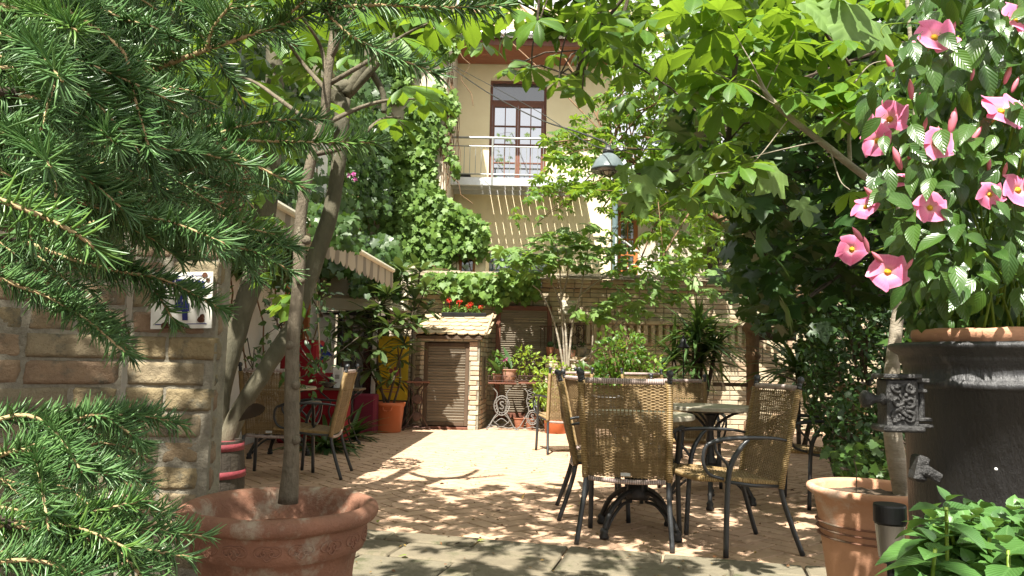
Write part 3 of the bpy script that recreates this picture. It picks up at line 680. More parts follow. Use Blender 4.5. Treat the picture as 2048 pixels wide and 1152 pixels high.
while a<HY: m.tube([Vector((bx0,a,fz+.09))-O,Vector((bx0,a,r2))-O],.0065,5); a+=.125
m.build('balusters',mt['rail'],bl)
c=at(930,357,16.9)
spk=thing('loudspeaker','small black speaker box on the left end of the balcony','speaker',(c.x,16.9,fz+.0))
MB().box((0,0,.13),(.26,.2,.24),None,.02).build('cabinet',mt['black'],spk); MB().lathe([(.085,0),(.09,.01),(.03,-.01),(0,0)],(0,-.101,.13),18,Matrix.Rotation(R(90),3,'X')).build('cone',mt['iron'],spk)
# right wing of the house
WYY=18.6; wg=thing('house_wing','pale house wing with a tall brown window right of the green downpipe','building',(4,WYY,0)); O=Vector((4,WYY,0))
wx0=at(1236,480,WYY).x; wx1=at(1276,480,WYY).x; wz1=at(1255,415,WYY).z
m=MB(); bx(m,(fx1-.3,WYY,0),(wx0,WYY+.3,4.9),O); bx(m,(wx1,WYY,0),(7.2,WYY+.3,4.9),O); bx(m,(wx0,WYY,wz1),(wx1,WYY+.3,4.9),O); m.build('wall',mt['plaster_old'],wg)
m=MB(); y=WYY+.1
bx(m,(wx0,y-.04,0),(wx0+.08,y+.04,wz1),O);bx(m,(wx1-.1,y-.04,0),(wx1,y+.04,wz1),O);bx(m,(wx0+.08,y-.04,wz1-.1),(wx1-.1,y+.04,wz1),O);
for q in(.35,.8,1.2,1.6): bx(m,(wx0+.08,y-.03,wz1-q-.02),(wx1-.1,y+.03,wz1-q+.02),O)
bx(m,((wx0+wx1)/2-.015,y-.028,0),((wx0+wx1)/2+.015,y+.028,wz1-.35),O)
wf=m.build('window',mt['wood_orange'],wg); m=MB(); bx(m,(wx0+.05,y-.004,0),(wx1-.05,y,wz1-.05),O); m.build('pane',mt['glass_dark'],wf)
m=MB(); bx(m,(fx1-.3,WYY-.4,4.9),(7.4,WYY+3,5.05),O); m.build('roof',mt['roof'],wg)
dh_=thing('clothes_rack','white metal drying rack in front of the house wing window','drying rack',tuple(at(1290,560,16.5))); O=Vector(dh_.location)
m=MB()
def ln_(m,a,b,Y,r=.012): m.tube([at(*a,Y)-O,at(*b,Y)-O],r,6)
for a,b in(((1232,470),(1275,502)),((1222,500),(1275,503)),((1232,470),(1232,550)),((1318,440),(1318,550)),((1262,530),(1310,526)),((1255,537),(1310,541))): ln_(m,a,b,16.5,.018)
for k in range(6): ln_(m,(1283+k*5,505+k*3),(1278+k*6,550),16.6,.009)
m.build('rack_frame',mt['white'],dh_)
# ================================================================ IVY WING
IY=15.0
ix0=at(560,500,IY).x; ix1=at(893,300,IY).x; ixl=at(972,500,IY-.1).x
iw=thing('ivy_clad_wing','tall old plastered house wing almost covered in climbing ivy','building',((ix0+ix1)/2,IY,0)); O=Vector(iw.location)
m=MB(); bx(m,(ix0,IY,0),(ix1,IY+2.3,9.2),O); m.build('wall',mt['plaster_old'],iw)
sw0=at(918,530,IY-.1).x; sw1=at(950,530,IY-.1).x; lz1=at(890,405,IY).z; lz2=at(974,458,IY).z
m=MB()
m.prism([(ix1,0),(sw0,0),(sw0,lz2+.3),(ix1,lz1)],IY-.1,IY+2,lambda u,v,q:Vector((u,q,v))-O); m.prism([(sw1,0),(ixl,0),(ixl,lz2),(sw1,lz2+.15)],IY-.1,IY+2,lambda u,v,q:Vector((u,q,v))-O)
sz1=at(935,512,IY-.1).z; m.prism([(sw0,sz1),(sw1,sz1),(sw1,lz2+.15),(sw0,lz2+.3)],IY-.1,IY+2,lambda u,v,q:Vector((u,q,v))-O)
m.build('lower_wall',mt['plaster'],iw)
m=MB(); bx(m,(sw0,IY-.05,1),(sw0+.05,IY+.02,sz1),O); bx(m,(sw1-.05,IY-.05,1),(sw1,IY+.02,sz1),O); bx(m,(sw0+.05,IY-.05,sz1-.06),(sw1-.05,IY+.02,sz1),O)
wf=m.build('window',mt['wood_orange'],iw); m=MB(); bx(m,(sw0+.05,IY,1),(sw1-.05,IY+.01,sz1-.06),O); m.build('pane',mt['glass_dark'],wf)
# ---- ivy on it
def ivy_on(fn,n,size,T=IVY,nv=(0,-1,0),hang=1.0):
    P=np.array([fn() for _ in range(n)]); nv=np.array(nv,float)
    Nn=nrm(nv+np.array([0,0,.55])+rv(n,.33)); D=nrm(np.array([0,0,-hang])+rv(n,.45)); return frames(D,Nn),size*rng.uniform(.6,1.25,n),P
ivp=thing('climbing_ivy','dense green ivy covering the wing wall left of the balcony','climbing plant',((ix0+ix1)/2,IY,0)); O_=np.array(ivp.location)
def f1():
    while True:
        px=rng.uniform(690,918);py=rng.uniform(60,560)
        lim=905-18*math.sin(py*.05)+ (py-300)*.03 if py<400 else 905
        gap=noise.noise(Vector((px*.022,py*.012,1)))
        if px<lim+rng.normal()*9 and gap>-.26 and not(px>835 and 120<py<180 and gap<0.1): 
            p=at(px,py,IY); return (p.x,IY-.04-abs(rng.normal())*.13,p.z)
def f2():
    while True:
        px=rng.uniform(800,978);py=rng.uniform(385,552)
        top=405+(px-890)*.62 if px>890 else 380
        if py<top-6+rng.normal()*5: continue
        if px>900 and py>505+rng.normal()*6: continue
        if px>965 and py>545: continue
        p=at(px,py,IY-.15); return (p.x,IY-.16-abs(rng.normal())*.14,p.z)
m=MB(); M,S,P=ivy_on(f1,5600,.125); m.scatter(IVY,M,S,P-O_); M,S,P=ivy_on(f2,2300,.12); m.scatter(IVY,M,S,P-O_)
m.build('leaves',mt['f_ivy'],ivp)
m=MB()
for k in range(46):
    a=Vector(f2() if k%3==0 else f1()); pts=[a]
    for q in range(7): a=a+Vector((rng.normal()*.12,0,rng.normal()*.08-.18+.0)); pts.append(Vector((a.x,IY-.03,a.z)) if a.x<ix1 else Vector((a.x,IY-.14,a.z)))
    m.tube([p-Vector(O_) for p in pts],.008,4)
for k in range(26):   # bare runners over the house corner
    p=at(rng.uniform(893,915),rng.uniform(110,240),IY-.03); pts=[p]
    for q in range(8): p=p+Vector((rng.normal()*.035+.004,0,-.22)); pts.append(p)
    m.tube([q-Vector(O_) for q in pts],.006,4)
m.build('stems',mt['bark_brown'],ivp)
# ================================================================ LEFT BUILDING
LX=-3.05
lb=thing('restaurant_building','plastered building with orange door frame and glazed shopfront along the left side','building',(LX,7,0)); O=Vector((LX,7,0))
LYE=12.0; dy0,dy1=10.05,11.25
m=MB(); bx(m,(LX-.4,-2,0),(LX,dy0,5.3),O); bx(m,(LX-.4,dy1,0),(LX,LYE,5.3),O); bx(m,(LX-.4,dy0,2.35),(LX,dy1,5.3),O); m.build('wall',mt['white_wall'],lb)
m=MB(); bx(m,(LX-.9,-2,5.3),(LX+.25,LYE+.3,5.45),O); m.build('roof',mt['roof'],lb)
m=MB()
for a,b in(((dy0,0),(dy0+.1,2.35)),((dy1-.1,0),(dy1,2.35)),((dy0+.1,2.25),(dy1-.1,2.35)),((dy0+.1,1.72),(dy1-.1,1.8))): bx(m,(LX-.1,a[0],a[1]),(LX+.03,b[0],b[1]),O)
df=m.build('door',mt['wood_orange'],lb); m=MB(); bx(m,(LX-.06,dy0+.05,.1),(LX-.04,dy1-.05,2.3),O); m.build('pane',mt['glass_dark'],df)
# shopfront facing the camera, behind the loquat
SY=11.9; sx0=LX; sx1=at(832,700,SY).x-.05; sf=thing('glazed_shopfront','black framed glass shopfront under a cream blind box beside the yellow poster','shopfront',(LX,SY,0)); O=Vector((LX,SY,0))
zb1=at(715,598,SY).z; zb0=at(715,622,SY).z; fxa=at(676,700,SY).x
m=MB(); bx(m,(sx0,SY-.05,zb1+.04),(sx1,SY+.3,zb1+.55),O); bx(m,(sx1-.32,SY,0),(sx1,SY+.3,zb1+.04),O); m.build('wall',mt['plaster_old'],sf)
m=MB(); bx(m,(sx0+.05,SY-.2,zb0),(fxa+1.1,SY-.02,zb1),O,.01); m.build('blind_box',mt['cream'],sf)
m=MB(); bx(m,(sx0,SY-.22,zb1+.002),(fxa+1.2,SY-.02,zb1+.045),O); m.build('sill',mt['granite'],sf)
m=MB()
for q in(fxa,fxa+.55,sx1-.4): bx(m,(q,SY-.1,0),(q+.07,SY-.02,zb0-.01),O)
bx(m,(sx0,SY-.09,zb0-.07),(fxa,SY-.03,zb0-.01),O); bx(m,(fxa+.07,SY-.09,zb0-.07),(fxa+.55,SY-.03,zb0-.01),O); m.build('frame',mt['black'],sf)
m=MB(); bx(m,(fxa+.07,SY-.05,0.02),(sx1-.4,SY-.04,zb0-.07),O); m.build('pane',mt['glass_dark'],sf)
m=MB(); bx(m,(fxa+.07,SY+.0,0.02),(sx1-.4,SY+.02,zb0-.07),O)
for k in range(11): bx(m,(fxa+.1,SY-.03,.1+k*.17),(fxa+.53,SY-.005,.1+k*.17+.15),O)
m.build('blind',mt['cream'],sf)
m=MB(); bx(m,(sx0,SY-.06,0),(fxa-.05,SY-.02,zb0-.07),O); m.build('side_panel',mt['white_wall'],sf)
# awning
aw=thing('striped_awning','beige striped awning with scalloped valance over the left building front','awning',(LX,8,2.9)); O=Vector((LX,8,2.9))
A1=at(786,541,9.55); A0=at(622,447,6.25); A0=A1+(A0-A1)*1.55
m=MB(); nA=40; V=[];UV=[]
dirA=(A1-A0); La=dirA.length
wall0=Vector((LX+.02,A0.y,A0.z+.62)); wall1=Vector((LX+.02,A1.y,A1.z+.62))
V=[A0-O,A1-O,wall1-O,wall0-O]; V+=[v+Vector((0,0,.006)) for v in V]
m.add([tuple(v) for v in V],[(0,1,2,3),(7,6,5,4),(0,4,5,1),(2,6,7,3)]); m.build('canopy',mt['awning'],aw)
m=MB(); ns=int(La/.17); k=0
for i in range(ns):
    for q in range(6):
        t0=(i+q/6)/ns; t1=(i+(q+1)/6)/ns
        d0=.19+.05*abs(math.sin((i+q/6)*math.pi))**.7; d1=.19+.05*abs(math.sin((i+(q+1)/6)*math.pi))**.7
        p0=A0+dirA*t0-O;p1=A0+dirA*t1-O; b0=Vector((.004*math.sin(t0*60),0,0)); zf=Vector((0,0,-.005))
        wv=lambda t:Vector((.012*math.sin(t*La*14),0,0))
        a=p0+zf;b=p1+zf;c_=p1+Vector((0,0,-d1))+wv(t1);d_=p0+Vector((0,0,-d0))+wv(t0)
        off=Vector((.004,0,0)); m.add([tuple(x) for x in(a,b,c_,d_,a-off,b-off,c_-off,d_-off)],[(0,1,2,3),(7,6,5,4),(3,2,6,7)])
m.build('valance',mt['awning'],aw)
m=MB(); m.tube([A0-O,A1-O],.03,8); m.build('front_bar',mt['cream'],aw)
m=MB(); 
for p,wl in((A1,wall1),(A0.lerp(A1,.45),wall0.lerp(wall1,.45))): m.tube([p-O,(p+wl)/2+Vector((0,0,-.1))-O,wl-Vector((0,0,.45))-O],.018,6)
m.build('arm',mt['white'],aw)
# vines on the left building
lv=thing('wall_creeper','dark leafy creeper hanging over the left building above the awning','climbing plant',(LX,9,4)); O_=np.array(lv.location)
def f3():
    while True:
        y=rng.uniform(4,14.6);z=rng.uniform(1.9,5.6)
        g=noise.noise(Vector((y*.55,z*.6,4)))
        if g<-.12: continue
        if y>9.8 and z<2.3: continue
        return (LX+.08+abs(rng.normal())*.18,y,z)
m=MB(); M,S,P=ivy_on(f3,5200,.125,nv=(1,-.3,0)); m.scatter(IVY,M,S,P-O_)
def f7():
    px=rng.uniform(590,720);py=rng.uniform(395,470)+(px-590)*.25; return tuple(at(px,py,rng.uniform(5.9,6.6)))
def f4():
    px=rng.uniform(640,800);py=rng.uniform(470,590)
    if py>500+(px-610)*.25 and px<700: py-=40
    p=at(px,py,rng.uniform(10.5,12.4)); return tuple(p)
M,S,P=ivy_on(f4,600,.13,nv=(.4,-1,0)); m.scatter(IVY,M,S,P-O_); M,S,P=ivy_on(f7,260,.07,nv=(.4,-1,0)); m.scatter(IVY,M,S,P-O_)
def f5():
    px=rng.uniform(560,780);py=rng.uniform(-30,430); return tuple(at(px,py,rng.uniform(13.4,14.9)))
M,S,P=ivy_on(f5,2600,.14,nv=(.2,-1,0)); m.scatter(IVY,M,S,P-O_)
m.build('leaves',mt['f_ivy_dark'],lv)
m=MB()
for k in range(30):
    a=Vector(f3()); pts=[]
    for q in range(8): pts.append(Vector((LX+.06,a.y,a.z))-Vector(O_)); a=a+Vector((0,rng.normal()*.15,-.25))
    m.tube(pts,.01,4)
m.build('stems',mt['bark_brown'],lv)
# ivy on garden wall top
gi=thing('wall_top_ivy','bright green ivy draped over the wall coping above the shed and shutter','climbing plant',(-.7,WY-.2,2.2)); O_=np.array(gi.location)
def f6():
    while True:
        px=rng.uniform(845,1075);py=rng.uniform(546,618)
        lo=600 if px>960 else 588+(px-845)*.05
        if px<885: lo=575
        if px>1055: lo=585
        lo+=8*math.sin(px*.09)
        if py>lo+rng.normal()*4: continue
        p=at(px,py,WY-.2); return (p.x,WY-.12-abs(rng.normal())*.10,p.z)
m=MB(); M,S,P=ivy_on(f6,1250,.115); m.scatter(IVY,M,S,P-O_); m.build('leaves',mt['f_ivy'],gi)
m=MB()
for k in range(14):
    a=Vector(f6()); pts=[]
    for q in range(6): pts.append(a-Vector(O_)); a=a+Vector((rng.normal()*.1,0,rng.normal()*.05))
    m.tube(pts,.006,4)
m.build('stems',mt['bark_brown'],gi)
# ================================================================ NEAR PILLAR WITH HOUSE NUMBER
PY=2.3; pz=at(420,470,PY).z; pxr=at(428,700,PY).x; pxl=at(258,700,PY).x
bp_=thing('brick_pillar','old weathered yellow brick gate pillar carrying the enamel number sign','pillar',(pxr,PY,0)); O=Vector((pxr,PY,0))
m=MB();mo=MB()
mo2=None
brickwork(m,mo,(pxl-pxr,0,0),(1,0,0),pxr-pxl,pz,(0,-1,0),bl=.24,bh=.078,j=.009,thick=.10,seed=21,nx=20,nz=9,rough=.004,mdep=.001,dep=.003)
ud=Vector((.88,.47,0)).normalized(); nd=Vector((ud.y,-ud.x,0)); wl=1.5
brickwork(m,mo,Vector((pxl-pxr-.012,-.01,0))-ud*wl,ud,wl,pz,nd,bl=.25,bh=.078,j=.009,thick=.10,seed=22,nx=20,nz=9,rough=.005,mdep=.001,dep=.003)
brickwork(m,None,(-.001,.02,0),(-.42,.91,0),.3,pz,(.91,.42,0),bl=.24,bh=.078,thick=.1,seed=23,nx=10,nz=5,rough=.006)
m.build('brick_face',mt['brick_near'],bp_,True); mo.build('mortar_core',mt['mortar'],bp_)
m=MB().box(((pxl-pxr)/2+.0,.10,pz+.02),(pxr-pxl+.05,.24,.05),None,.012); m.box(Vector((pxl-pxr-.012,-.01,pz+.02))-ud*(wl/2+.05)-nd*.1,(wl,.34,.05),np.array([(ud.x,nd.x,0),(ud.y,nd.y,0),(0,0,1)]),.012); m.build('cap_stone',mt['slab'],bp_)
# sign
sc_=at(361,600,PY-.03); sW=.185; sH=(at(390,544,PY).z-at(390,656,PY).z)
sg=thing('house_number_sign','chipped white enamel house number plate with blue 4 on the brick pillar','sign',(sc_.x,PY-.022,sc_.z),0)
rotm=Matrix.Rotation(R(-2.2),3,'Y')
def plate(x,z,q): # slightly domed enamel
    d=.010*(1-(x/(sW/2))**2)*(1-(z/(sH/2))**2); v=rotm@Vector((x,0,z)); return Vector((v.x,-d-q,v.z))
m=MB(); nx,nz_=24,18; V=[];F=[]
for j in range(nz_+1):
    for i in range(nx+1): V.append(tuple(plate(-sW/2+sW*i/nx,-sH/2+sH*j/nz_,0)))
for j in range(nz_):
    for i in range(nx): k=j*(nx+1)+i; F.append((k,k+1,k+nx+2,k+nx+1))
m.add(V,F); m.box((0,.004,0),(sW,.006,sH),np.array(rotm)); m.build('plate',mt['enamel_white'],sg,True)
def onplate(cx,cz,arc=0,sq=1.0):
    return lambda x,y,z: plate(cx+x*sq,cz+y-arc*(cx+x*sq)**2,.0012+max(z,0)*.3)
m=MB(); text_mb(m,'KOSSUTH LAJOS',.029,onplate(0,sH*.30,1.6,.66),bold=.05); text_mb(m,'4',.125,onplate(.006,-.018,0,.66),bold=.05); 
for a0,b0,a1,b1 in((-.078,-.073,.078,-.0705),(-.078,.0715,.078,.074)):
    m.prism([(a0,b0),(a1,b0),(a1,b1),(a0,b1)],0,.001,lambda u,v,q:plate(u,v*sH/.17,.0012+q))
m.build('lettering',mt['ink'],sg)
m=MB()
for (x,z,r) in((-.045,-.078,.014),(.0,-.08,.012),(-.02,-.082,.01),(.062,-.06,.010),(.066,-.05,.007),(.038,.005,.0065),(.08,.06,.006),(.07,.075,.008),(.02,-.083,.007)):
    pts=[(x+r*(1+.3*noise.noise(Vector((x*90,a,z*50))))*math.cos(a),z*sH/.17+r*(1+.4*noise.noise(Vector((a,x*70,3))))*math.sin(a)) for a in np.linspace(0,6.283,13)[:-1]]
    m.prism(pts,0,.0008,lambda u,v,q:plate(max(-sW/2,min(sW/2,u)),max(-sH/2,min(sH/2,v)),.0022+q))
m.build('rust_spots',mt['rust'],sg)
# ================================================================ CHAIRS
def chair_build(name,label,loc,rz):
    t=thing(name,label,'chair',loc,rz,'rattan armchairs of the courtyard cafe')
    wb=lambda v:.225+.012*v+.0*v
    def post(v): # v 0..1 from seat to top (z,y)
        return (.365+.525*v, -.205-.02*v-.085*v*v-.02*math.sin(v*3.1))
    def B(u,v,o=0):
        z,y=post(v); y-=.030*(1-u*u)*(.4+.6*math.sin(v*3.14)); return (u*wb(v),y+o,z)
    for s in(-1,1):
        P=bez([(s*.262,-.318,0),(s*.25,-.272,.13),(s*.237,-.225,.28),(s*.232,-.207,.372)],14); MB().tube(P,.0145,10).build('leg',mt['alu'],t,True)
        # front leg rises to the arm
        P=bez([(s*.268,.135,0),(s*.262,.125,.22),(s*.258,.112,.42),(s*.266,.085,.52),(s*.276,.03,.60),(s*.276,-.0,.625)],22)
        MB().tube(P,np.interp(np.linspace(0,1,len(P)),[0,.6,1],[.015,.0155,.009]),10).build('leg',mt['alu'],t,True)
        m=MB()   # arm: from the back post forward, scrolling down to the seat front
        P=bez([(s*.238,-.262,.615),(s*.258,-.15,.632),(s*.278,.02,.636),(s*.288,.16,.628),(s*.284,.25,.60)],22); m.tube(P,np.interp(np.linspace(0,1,len(P)),[0,.3,.8,1],[.0075,.010,.014,.008]),8)
        P=bez([(s*.284,.245,.602),(s*.28,.262,.565),(s*.272,.262,.50),(s*.264,.225,.44),(s*.258,.14,.412)],20); m.tube(P,.0095,8)
        P=bez([(s*.282,.20,.618),(s*.28,.19,.56),(s*.272,.13,.50),(s*.262,.115,.47)],12); m.tube(P,.008,8)
        m.build('armrest',mt['alu'],t,True)
        P=bez([B(s,v) for v in np.linspace(-.02,1.02,9)],18); P=[Vector((p.x+s*.012,p.y-.004,p.z)) for p in P]
        m=MB(); m.tube([(P[-1]+(P[-1]-P[-2]).normalized()*q) for q in(0,.02)],.0135,10)
        c=P[-1]+(P[-1]-P[-2]).normalized()*.018; d=(P[-1]-P[-2]).normalized(); rt=d.to_track_quat('Z','Y').to_matrix()
        m.lathe([(.0,0),(.014,0),(.015,.012),(.011,.016),(.017,.022),(.021,.034),(.019,.046),(.010,.056),(.0,.058)],c,14,rt); m.build('finial',mt['alu'],t,True)
        m=MB().tube(P,[.0185+.0012*math.sin(i*2.1) for i in range(len(P))],10); m.build('side_wrap',mt['wrap'],t,True)
    # backrest weave
    m=MB(); nU=64
    us=np.linspace(-1,1,nU); nW=21
    for k in range(62):
        v=.01+.97*k/61
        if k in(45,): continue
        ph=(k%2)*math.pi; P=[np.array(B(u,v))+np.array((0,.0036*math.sin(nW*math.pi*(u+1)/2+ph)*.7,.0008*math.sin(k*7+u*5))) for u in us]
        m.tube(P,.0035,4,False)
    for i in range(nW):
        u=-1+2*(i+.5)/nW; m.tube([B(u,v) for v in np.linspace(0,1,14)],.0036,4,False)
    # diamond motif of flat cross weave
    for i in range(-3,4):
        for j in range(-3,4):
            if abs(i)+abs(j)>3: continue
            a=(i+j)%2; c=np.array(B(i*.092,.60+j*.036,.0075)); m.box(c,((.024,.004,.006) if a else (.008,.004,.019)),None,.0015); m.box(c-np.array((0,.015,0)),((.024,.004,.006) if a else (.008,.004,.019)),None,.0015)
    m.build('backrest',mt['wicker'],t)
    m=MB(); P=bez([B(u,1.0) for u in(-.93,-.5,0,.5,.93)],14); m.tube([Vector(p)+Vector((0,0,.018)) for p in P],.0165,12); m.build('top_rail',mt['wrap_pink'],t,True)
    m=MB(); P=bez([Vector((u*.215,-.212-.012*(1-u*u),.352-.008*(1-u*u))) for u in(-1,-.5,0,.5,1)],12); m.tube(P,.0135,12); m.build('lower_rail',mt['wrap_pink'],t,True)
    # seat weave
    def Sx(u,q): # q 0 back ..1 front
        y=-.20+.46*q; wd=.222+.028*q; fr=.03*q*(1-u*u); return (u*wd,y+fr,.385+.045*q-.012*(1-u*u)*math.sin(q*3.14)-.02*max(0,q-.85)/.15*.6)
    m=MB()
    for k in range(52):
        q=.01+.98*k/51; ph=(k%2)*math.pi; m.tube([np.array(Sx(u,q))+np.array((0,0,.0034*math.sin(19*math.pi*(u+1)/2+ph))) for u in us[::1]],.0036,4,False)
    for i in range(19):
        u=-1+2*(i+.5)/19; m.tube([Sx(u,q) for q in np.linspace(0,1,12)],.0036,4,False)
    m.build('seat',mt['wicker'],t)
    m=MB(); P=bez([Sx(-1,0),Sx(-1,.5),Sx(-.99,.93),Sx(-.8,1.0),Sx(0,1.01),Sx(.8,1.0),Sx(.99,.93),Sx(1,.5),Sx(1,0)],40)
    m.tube([p+Vector((0,0,-.006)) for p in P],[.0165+.0008*math.sin(i*2.3) for i in range(len(P))],10); m.build('seat_edge_wrap',mt['wrap'],t,True)
    m=MB(); 
    for s in(-1,1): m.tube([(s*.232,-.207,.368),(s*.24,-.03,.375),(s*.258,.13,.40)],.011,8)
    m.tube([(-.258,.12,.40),(.258,.12,.40)],.010,8); m.build('seat_frame',mt['alu'],t,True)
    c=np.array(B(0,.045,-.034)); m=MB().box(c,(.055,.003,.018),None,.001); m.build('maker_plate',mt['steel'],t)
    return t
def put(o,fx,fy,rz,label,first=False,s=1.0):
    c=o if first else copy_tree(o); c.location=(fx,fy,.002); c.rotation_euler=(0,0,rz); c['label']=label; c.scale=(s,s,s); return c
ch=chair_build('rattan_armchair','x',(0,0,0),0)
def place(backL,backR,label,first=False,s=1.0):
    """chair whose back feet stand on the two ground points (its own left, right)"""
    a=Vector(backL);b=Vector(backR); d=(b-a).normalized(); mid=(a+b)/2; fw=Vector((-d.y,d.x,0)); o=mid+fw*.318*s
    return put(ch,o.x,o.y,math.atan2(d.y,d.x),label,first,s)
place(G(1160,1090),G(1337,1106),'nearest rattan armchair seen from behind, large in front of the round tables',True,1.02)
place(G(1600,1109),G(1517,1070),'rattan armchair facing left with raised diamond weave, right of the nearest table')
p=G(1117,1041); place(p+Vector((.02,.50,0)),p,'rattan armchair in side view half hidden behind the nearest armchair') 
def cen(x,y,rz,label,s=1.0): return put(ch,x,y,rz,label,False,s)
place(G(1097,910),G(1097,910)+Vector((.49,.12,0)),'distant rattan armchair in full sun left of the side view armchair, beside the orange planter')
cen(1.12,8.9,R(-100),'distant rattan armchair with dark finials before the dark green bush')
cen(1.62,8.5,R(195),'distant rattan armchair with bright yellowish back just right of the nearest armchair top')
T2=G(1418,1000); 
t2c=at(1420,806,5.75); cen(t2c.x+.0,t2c.y+.78,R(180),'rattan armchair facing the camera behind the farther round table',.97)
cen(t2c.x-.72,t2c.y+.15,R(-78),'rattan armchair tucked in left of the farther round table')
cen(t2c.x+.80,t2c.y+.05,R(88),'rattan armchair behind the armchair with the diamond weave, finials against the dark shrub')
place(G(463,958),G(592,962),'rattan armchair with pale top rail seen from behind beside the barrel',s=1.0)
p=G(683,960); place(p+Vector((.0,.0,0)),p+Vector((-.02,.50,0)),'sunlit rattan armchair in side view facing left by the large terracotta pot') 
# ================================================================ TABLES
def table_build(name,label,c):
    t=thing(name,label,'table',(c[0],c[1],.002),.3,'round cafe tables on iron feet')
    MB().lathe([(0,.69),(.335,.69),(.345,.695),(.345,.715),(.338,.722),(0,.722)],n=56).build('tabletop',mt['granite'],t,False)
    m=MB(); m.lathe([(0,.28),(.05,.28),(.055,.31),(.032,.34),(.026,.42),(.034,.46),(.026,.5),(.026,.6),(.04,.64),(.05,.66),(0,.66)],n=16)
    for k in range(4):
        a=k*math.pi/2; cx,sx=math.cos(a),math.sin(a); m.tube([(cx*.06,sx*.06,.2),(cx*.06,sx*.06,.36)],.009,6); m.tube(bez([(cx*.03,sx*.03,.55),(cx*.10,sx*.10,.62),(cx*.2,sx*.2,.675),(cx*.26,sx*.26,.685)],10),.011,6)
    m.lathe([(0,.675),(.2,.675),(.2,.689),(0,.689)],n=20); m.lathe([(0,.19),(.07,.2),(.075,.23),(.06,.29),(0,.3)],n=12)
    m.build('column',mt['iron'],t,True)
    for k in range(4):
        a=k*math.pi/2+.4; cx,sx=math.cos(a),math.sin(a); m=MB()
        pt=lambda r,z:(cx*r,sx*r,z)
        m.tube(bez([pt(.05,.25),pt(.13,.235),pt(.23,.165),pt(.29,.07),pt(.30,.03)],16),.016,8)
        m.tube(bez([pt(.06,.19),pt(.14,.18),pt(.22,.12),pt(.275,.05)],12),.010,6)
        m.lathe([(0,0),(.026,0),(.03,.012),(.022,.03),(.026,.045),(.018,.06),(0,.065)],pt(.30,0),12)
        m.build('leg',mt['iron'],t,True)
    return t
c1=at(1300,1000,4.62); tb=table_build('cafe_table','nearest round stone topped cafe table with arched cast iron feet behind the nearest armchair',(.80,4.72))
t=copy_tree(tb); t.location=(t2c.x,t2c.y,.002); t['label']='farther round stone topped cafe table in front of the armchair that faces the camera'; t.rotation_euler=(0,0,.9)
t=copy_tree(tb); q=G(480,945); t.location=(q.x+.02,q.y+1.05,.002); t['label']='round cafe table between the two armchairs on the left, mostly hidden by the armchair back'; t.rotation_euler=(0,0,.2)
c=Vector((q.x+.50,q.y+1.0,.725)); tray=thing('serving_bowl','small dark metal bowl on the left cafe table behind the sapling trunk','bowl',c)
MB().lathe([(0,0),(.035,0),(.04,.01),(.085,.035),(.10,.05),(.092,.05),(.05,.02),(0,.012)],n=24).build('bowl',mt['cast_bright'],tray,True)
# ================================================================ POTS
def pot(name,label,c,r,h,mat,cat='flower pot',rim=.12,taper=.72,group=None,soil=True,n=48,lip=None,wall=.1,band=False):
    t=thing(name,label,cat,c,0,group); w_=r*wall; lip=lip or r*.10; rh=h*rim
    pr=[(0,0),(r*taper*.94,0),(r*taper,h*.02),(r*(taper+(1-taper)*.75)*.96,h*(1-rim)*.86),(r*.93,h*(1-rim)),(r*.97,h*(1-rim)+rh*.15),(r+lip*.25,h-rh*.62),(r+lip*.42,h-rh*.3),(r+lip*.3,h-rh*.08),(r*.99,h),(r-w_*.7,h-rh*.06),(r-w_,h-rh*.3),(r*.86,h*.8),(r*.8,h*.72)]
    MB().lathe(pr,n=n).build('body',mat,t,True)
    if soil:
        m=MB(); 
        a=[(0,h*.88)]; m.lathe([(0,h*.955),(r*.4,h*.955),(r*.7,h*.945),(r*.875,h*.925)],n=28); m.jitter(r*.08,18/r*.3); m.build('soil',mt['soil'],t,False)
    return t
# big pot front left
pc=at(562,1003,2.05); pR=.255
big=thing('large_terracotta_pot','huge weathered terracotta pot with rolled rim and scroll relief in the left foreground','flower pot',(pc.x,pc.y,0)); H=pc.z
pr=[(0,0),(.145,0),(.155,.02),(.175,.2),(.196,H-.17),(.205,H-.118),(.222,H-.112),(.226,H-.09),(.228,H-.055),(.232,H-.04)]
pr+= [(.232+.026*math.sin(a)+.0,H-.022-.024*math.cos(a)) for a in np.linspace(.1,2.9,9)]
pr+= [(.222,H-.004),(.212,H-.02),(.205,H-.06),(.195,H-.095),(0,H-.085)]
m=MB().lathe(pr,n=96); m.jitter(.0025,9); m.build('body',mt['terra_old'],big,True)
m=MB()
for k in range(18):
    a0=k*2*math.pi/18; zc=H-.080; rr=.2275
    for s in(-1,1):
        P=[]
        for q in np.linspace(0,1,14):
            th=q*7.5; rad=.022*(1-q*.8); P.append((a0+s*(.058-rad*math.cos(th)/.2275*1.2*1.0),zc+rad*math.sin(th)*.8))
        m.tube([(rr*math.cos(a),rr*math.sin(a),z) for a,z in P],.0022,5)
    P=[(a0+q*.14-.07,zc-.018*math.sin(q*3.14)) for q in np.linspace(0,1,8)]; m.tube([(rr*math.cos(a),rr*math.sin(a),z) for a,z in P],.002,5)
m.build('scroll_relief',mt['terra_old'],big,True)
m=MB().lathe([(0,H-.075),(.1,H-.078),(.185,H-.082)],n=40); m.jitter(.006,30); m.build('soil',mt['red_soil'],big)
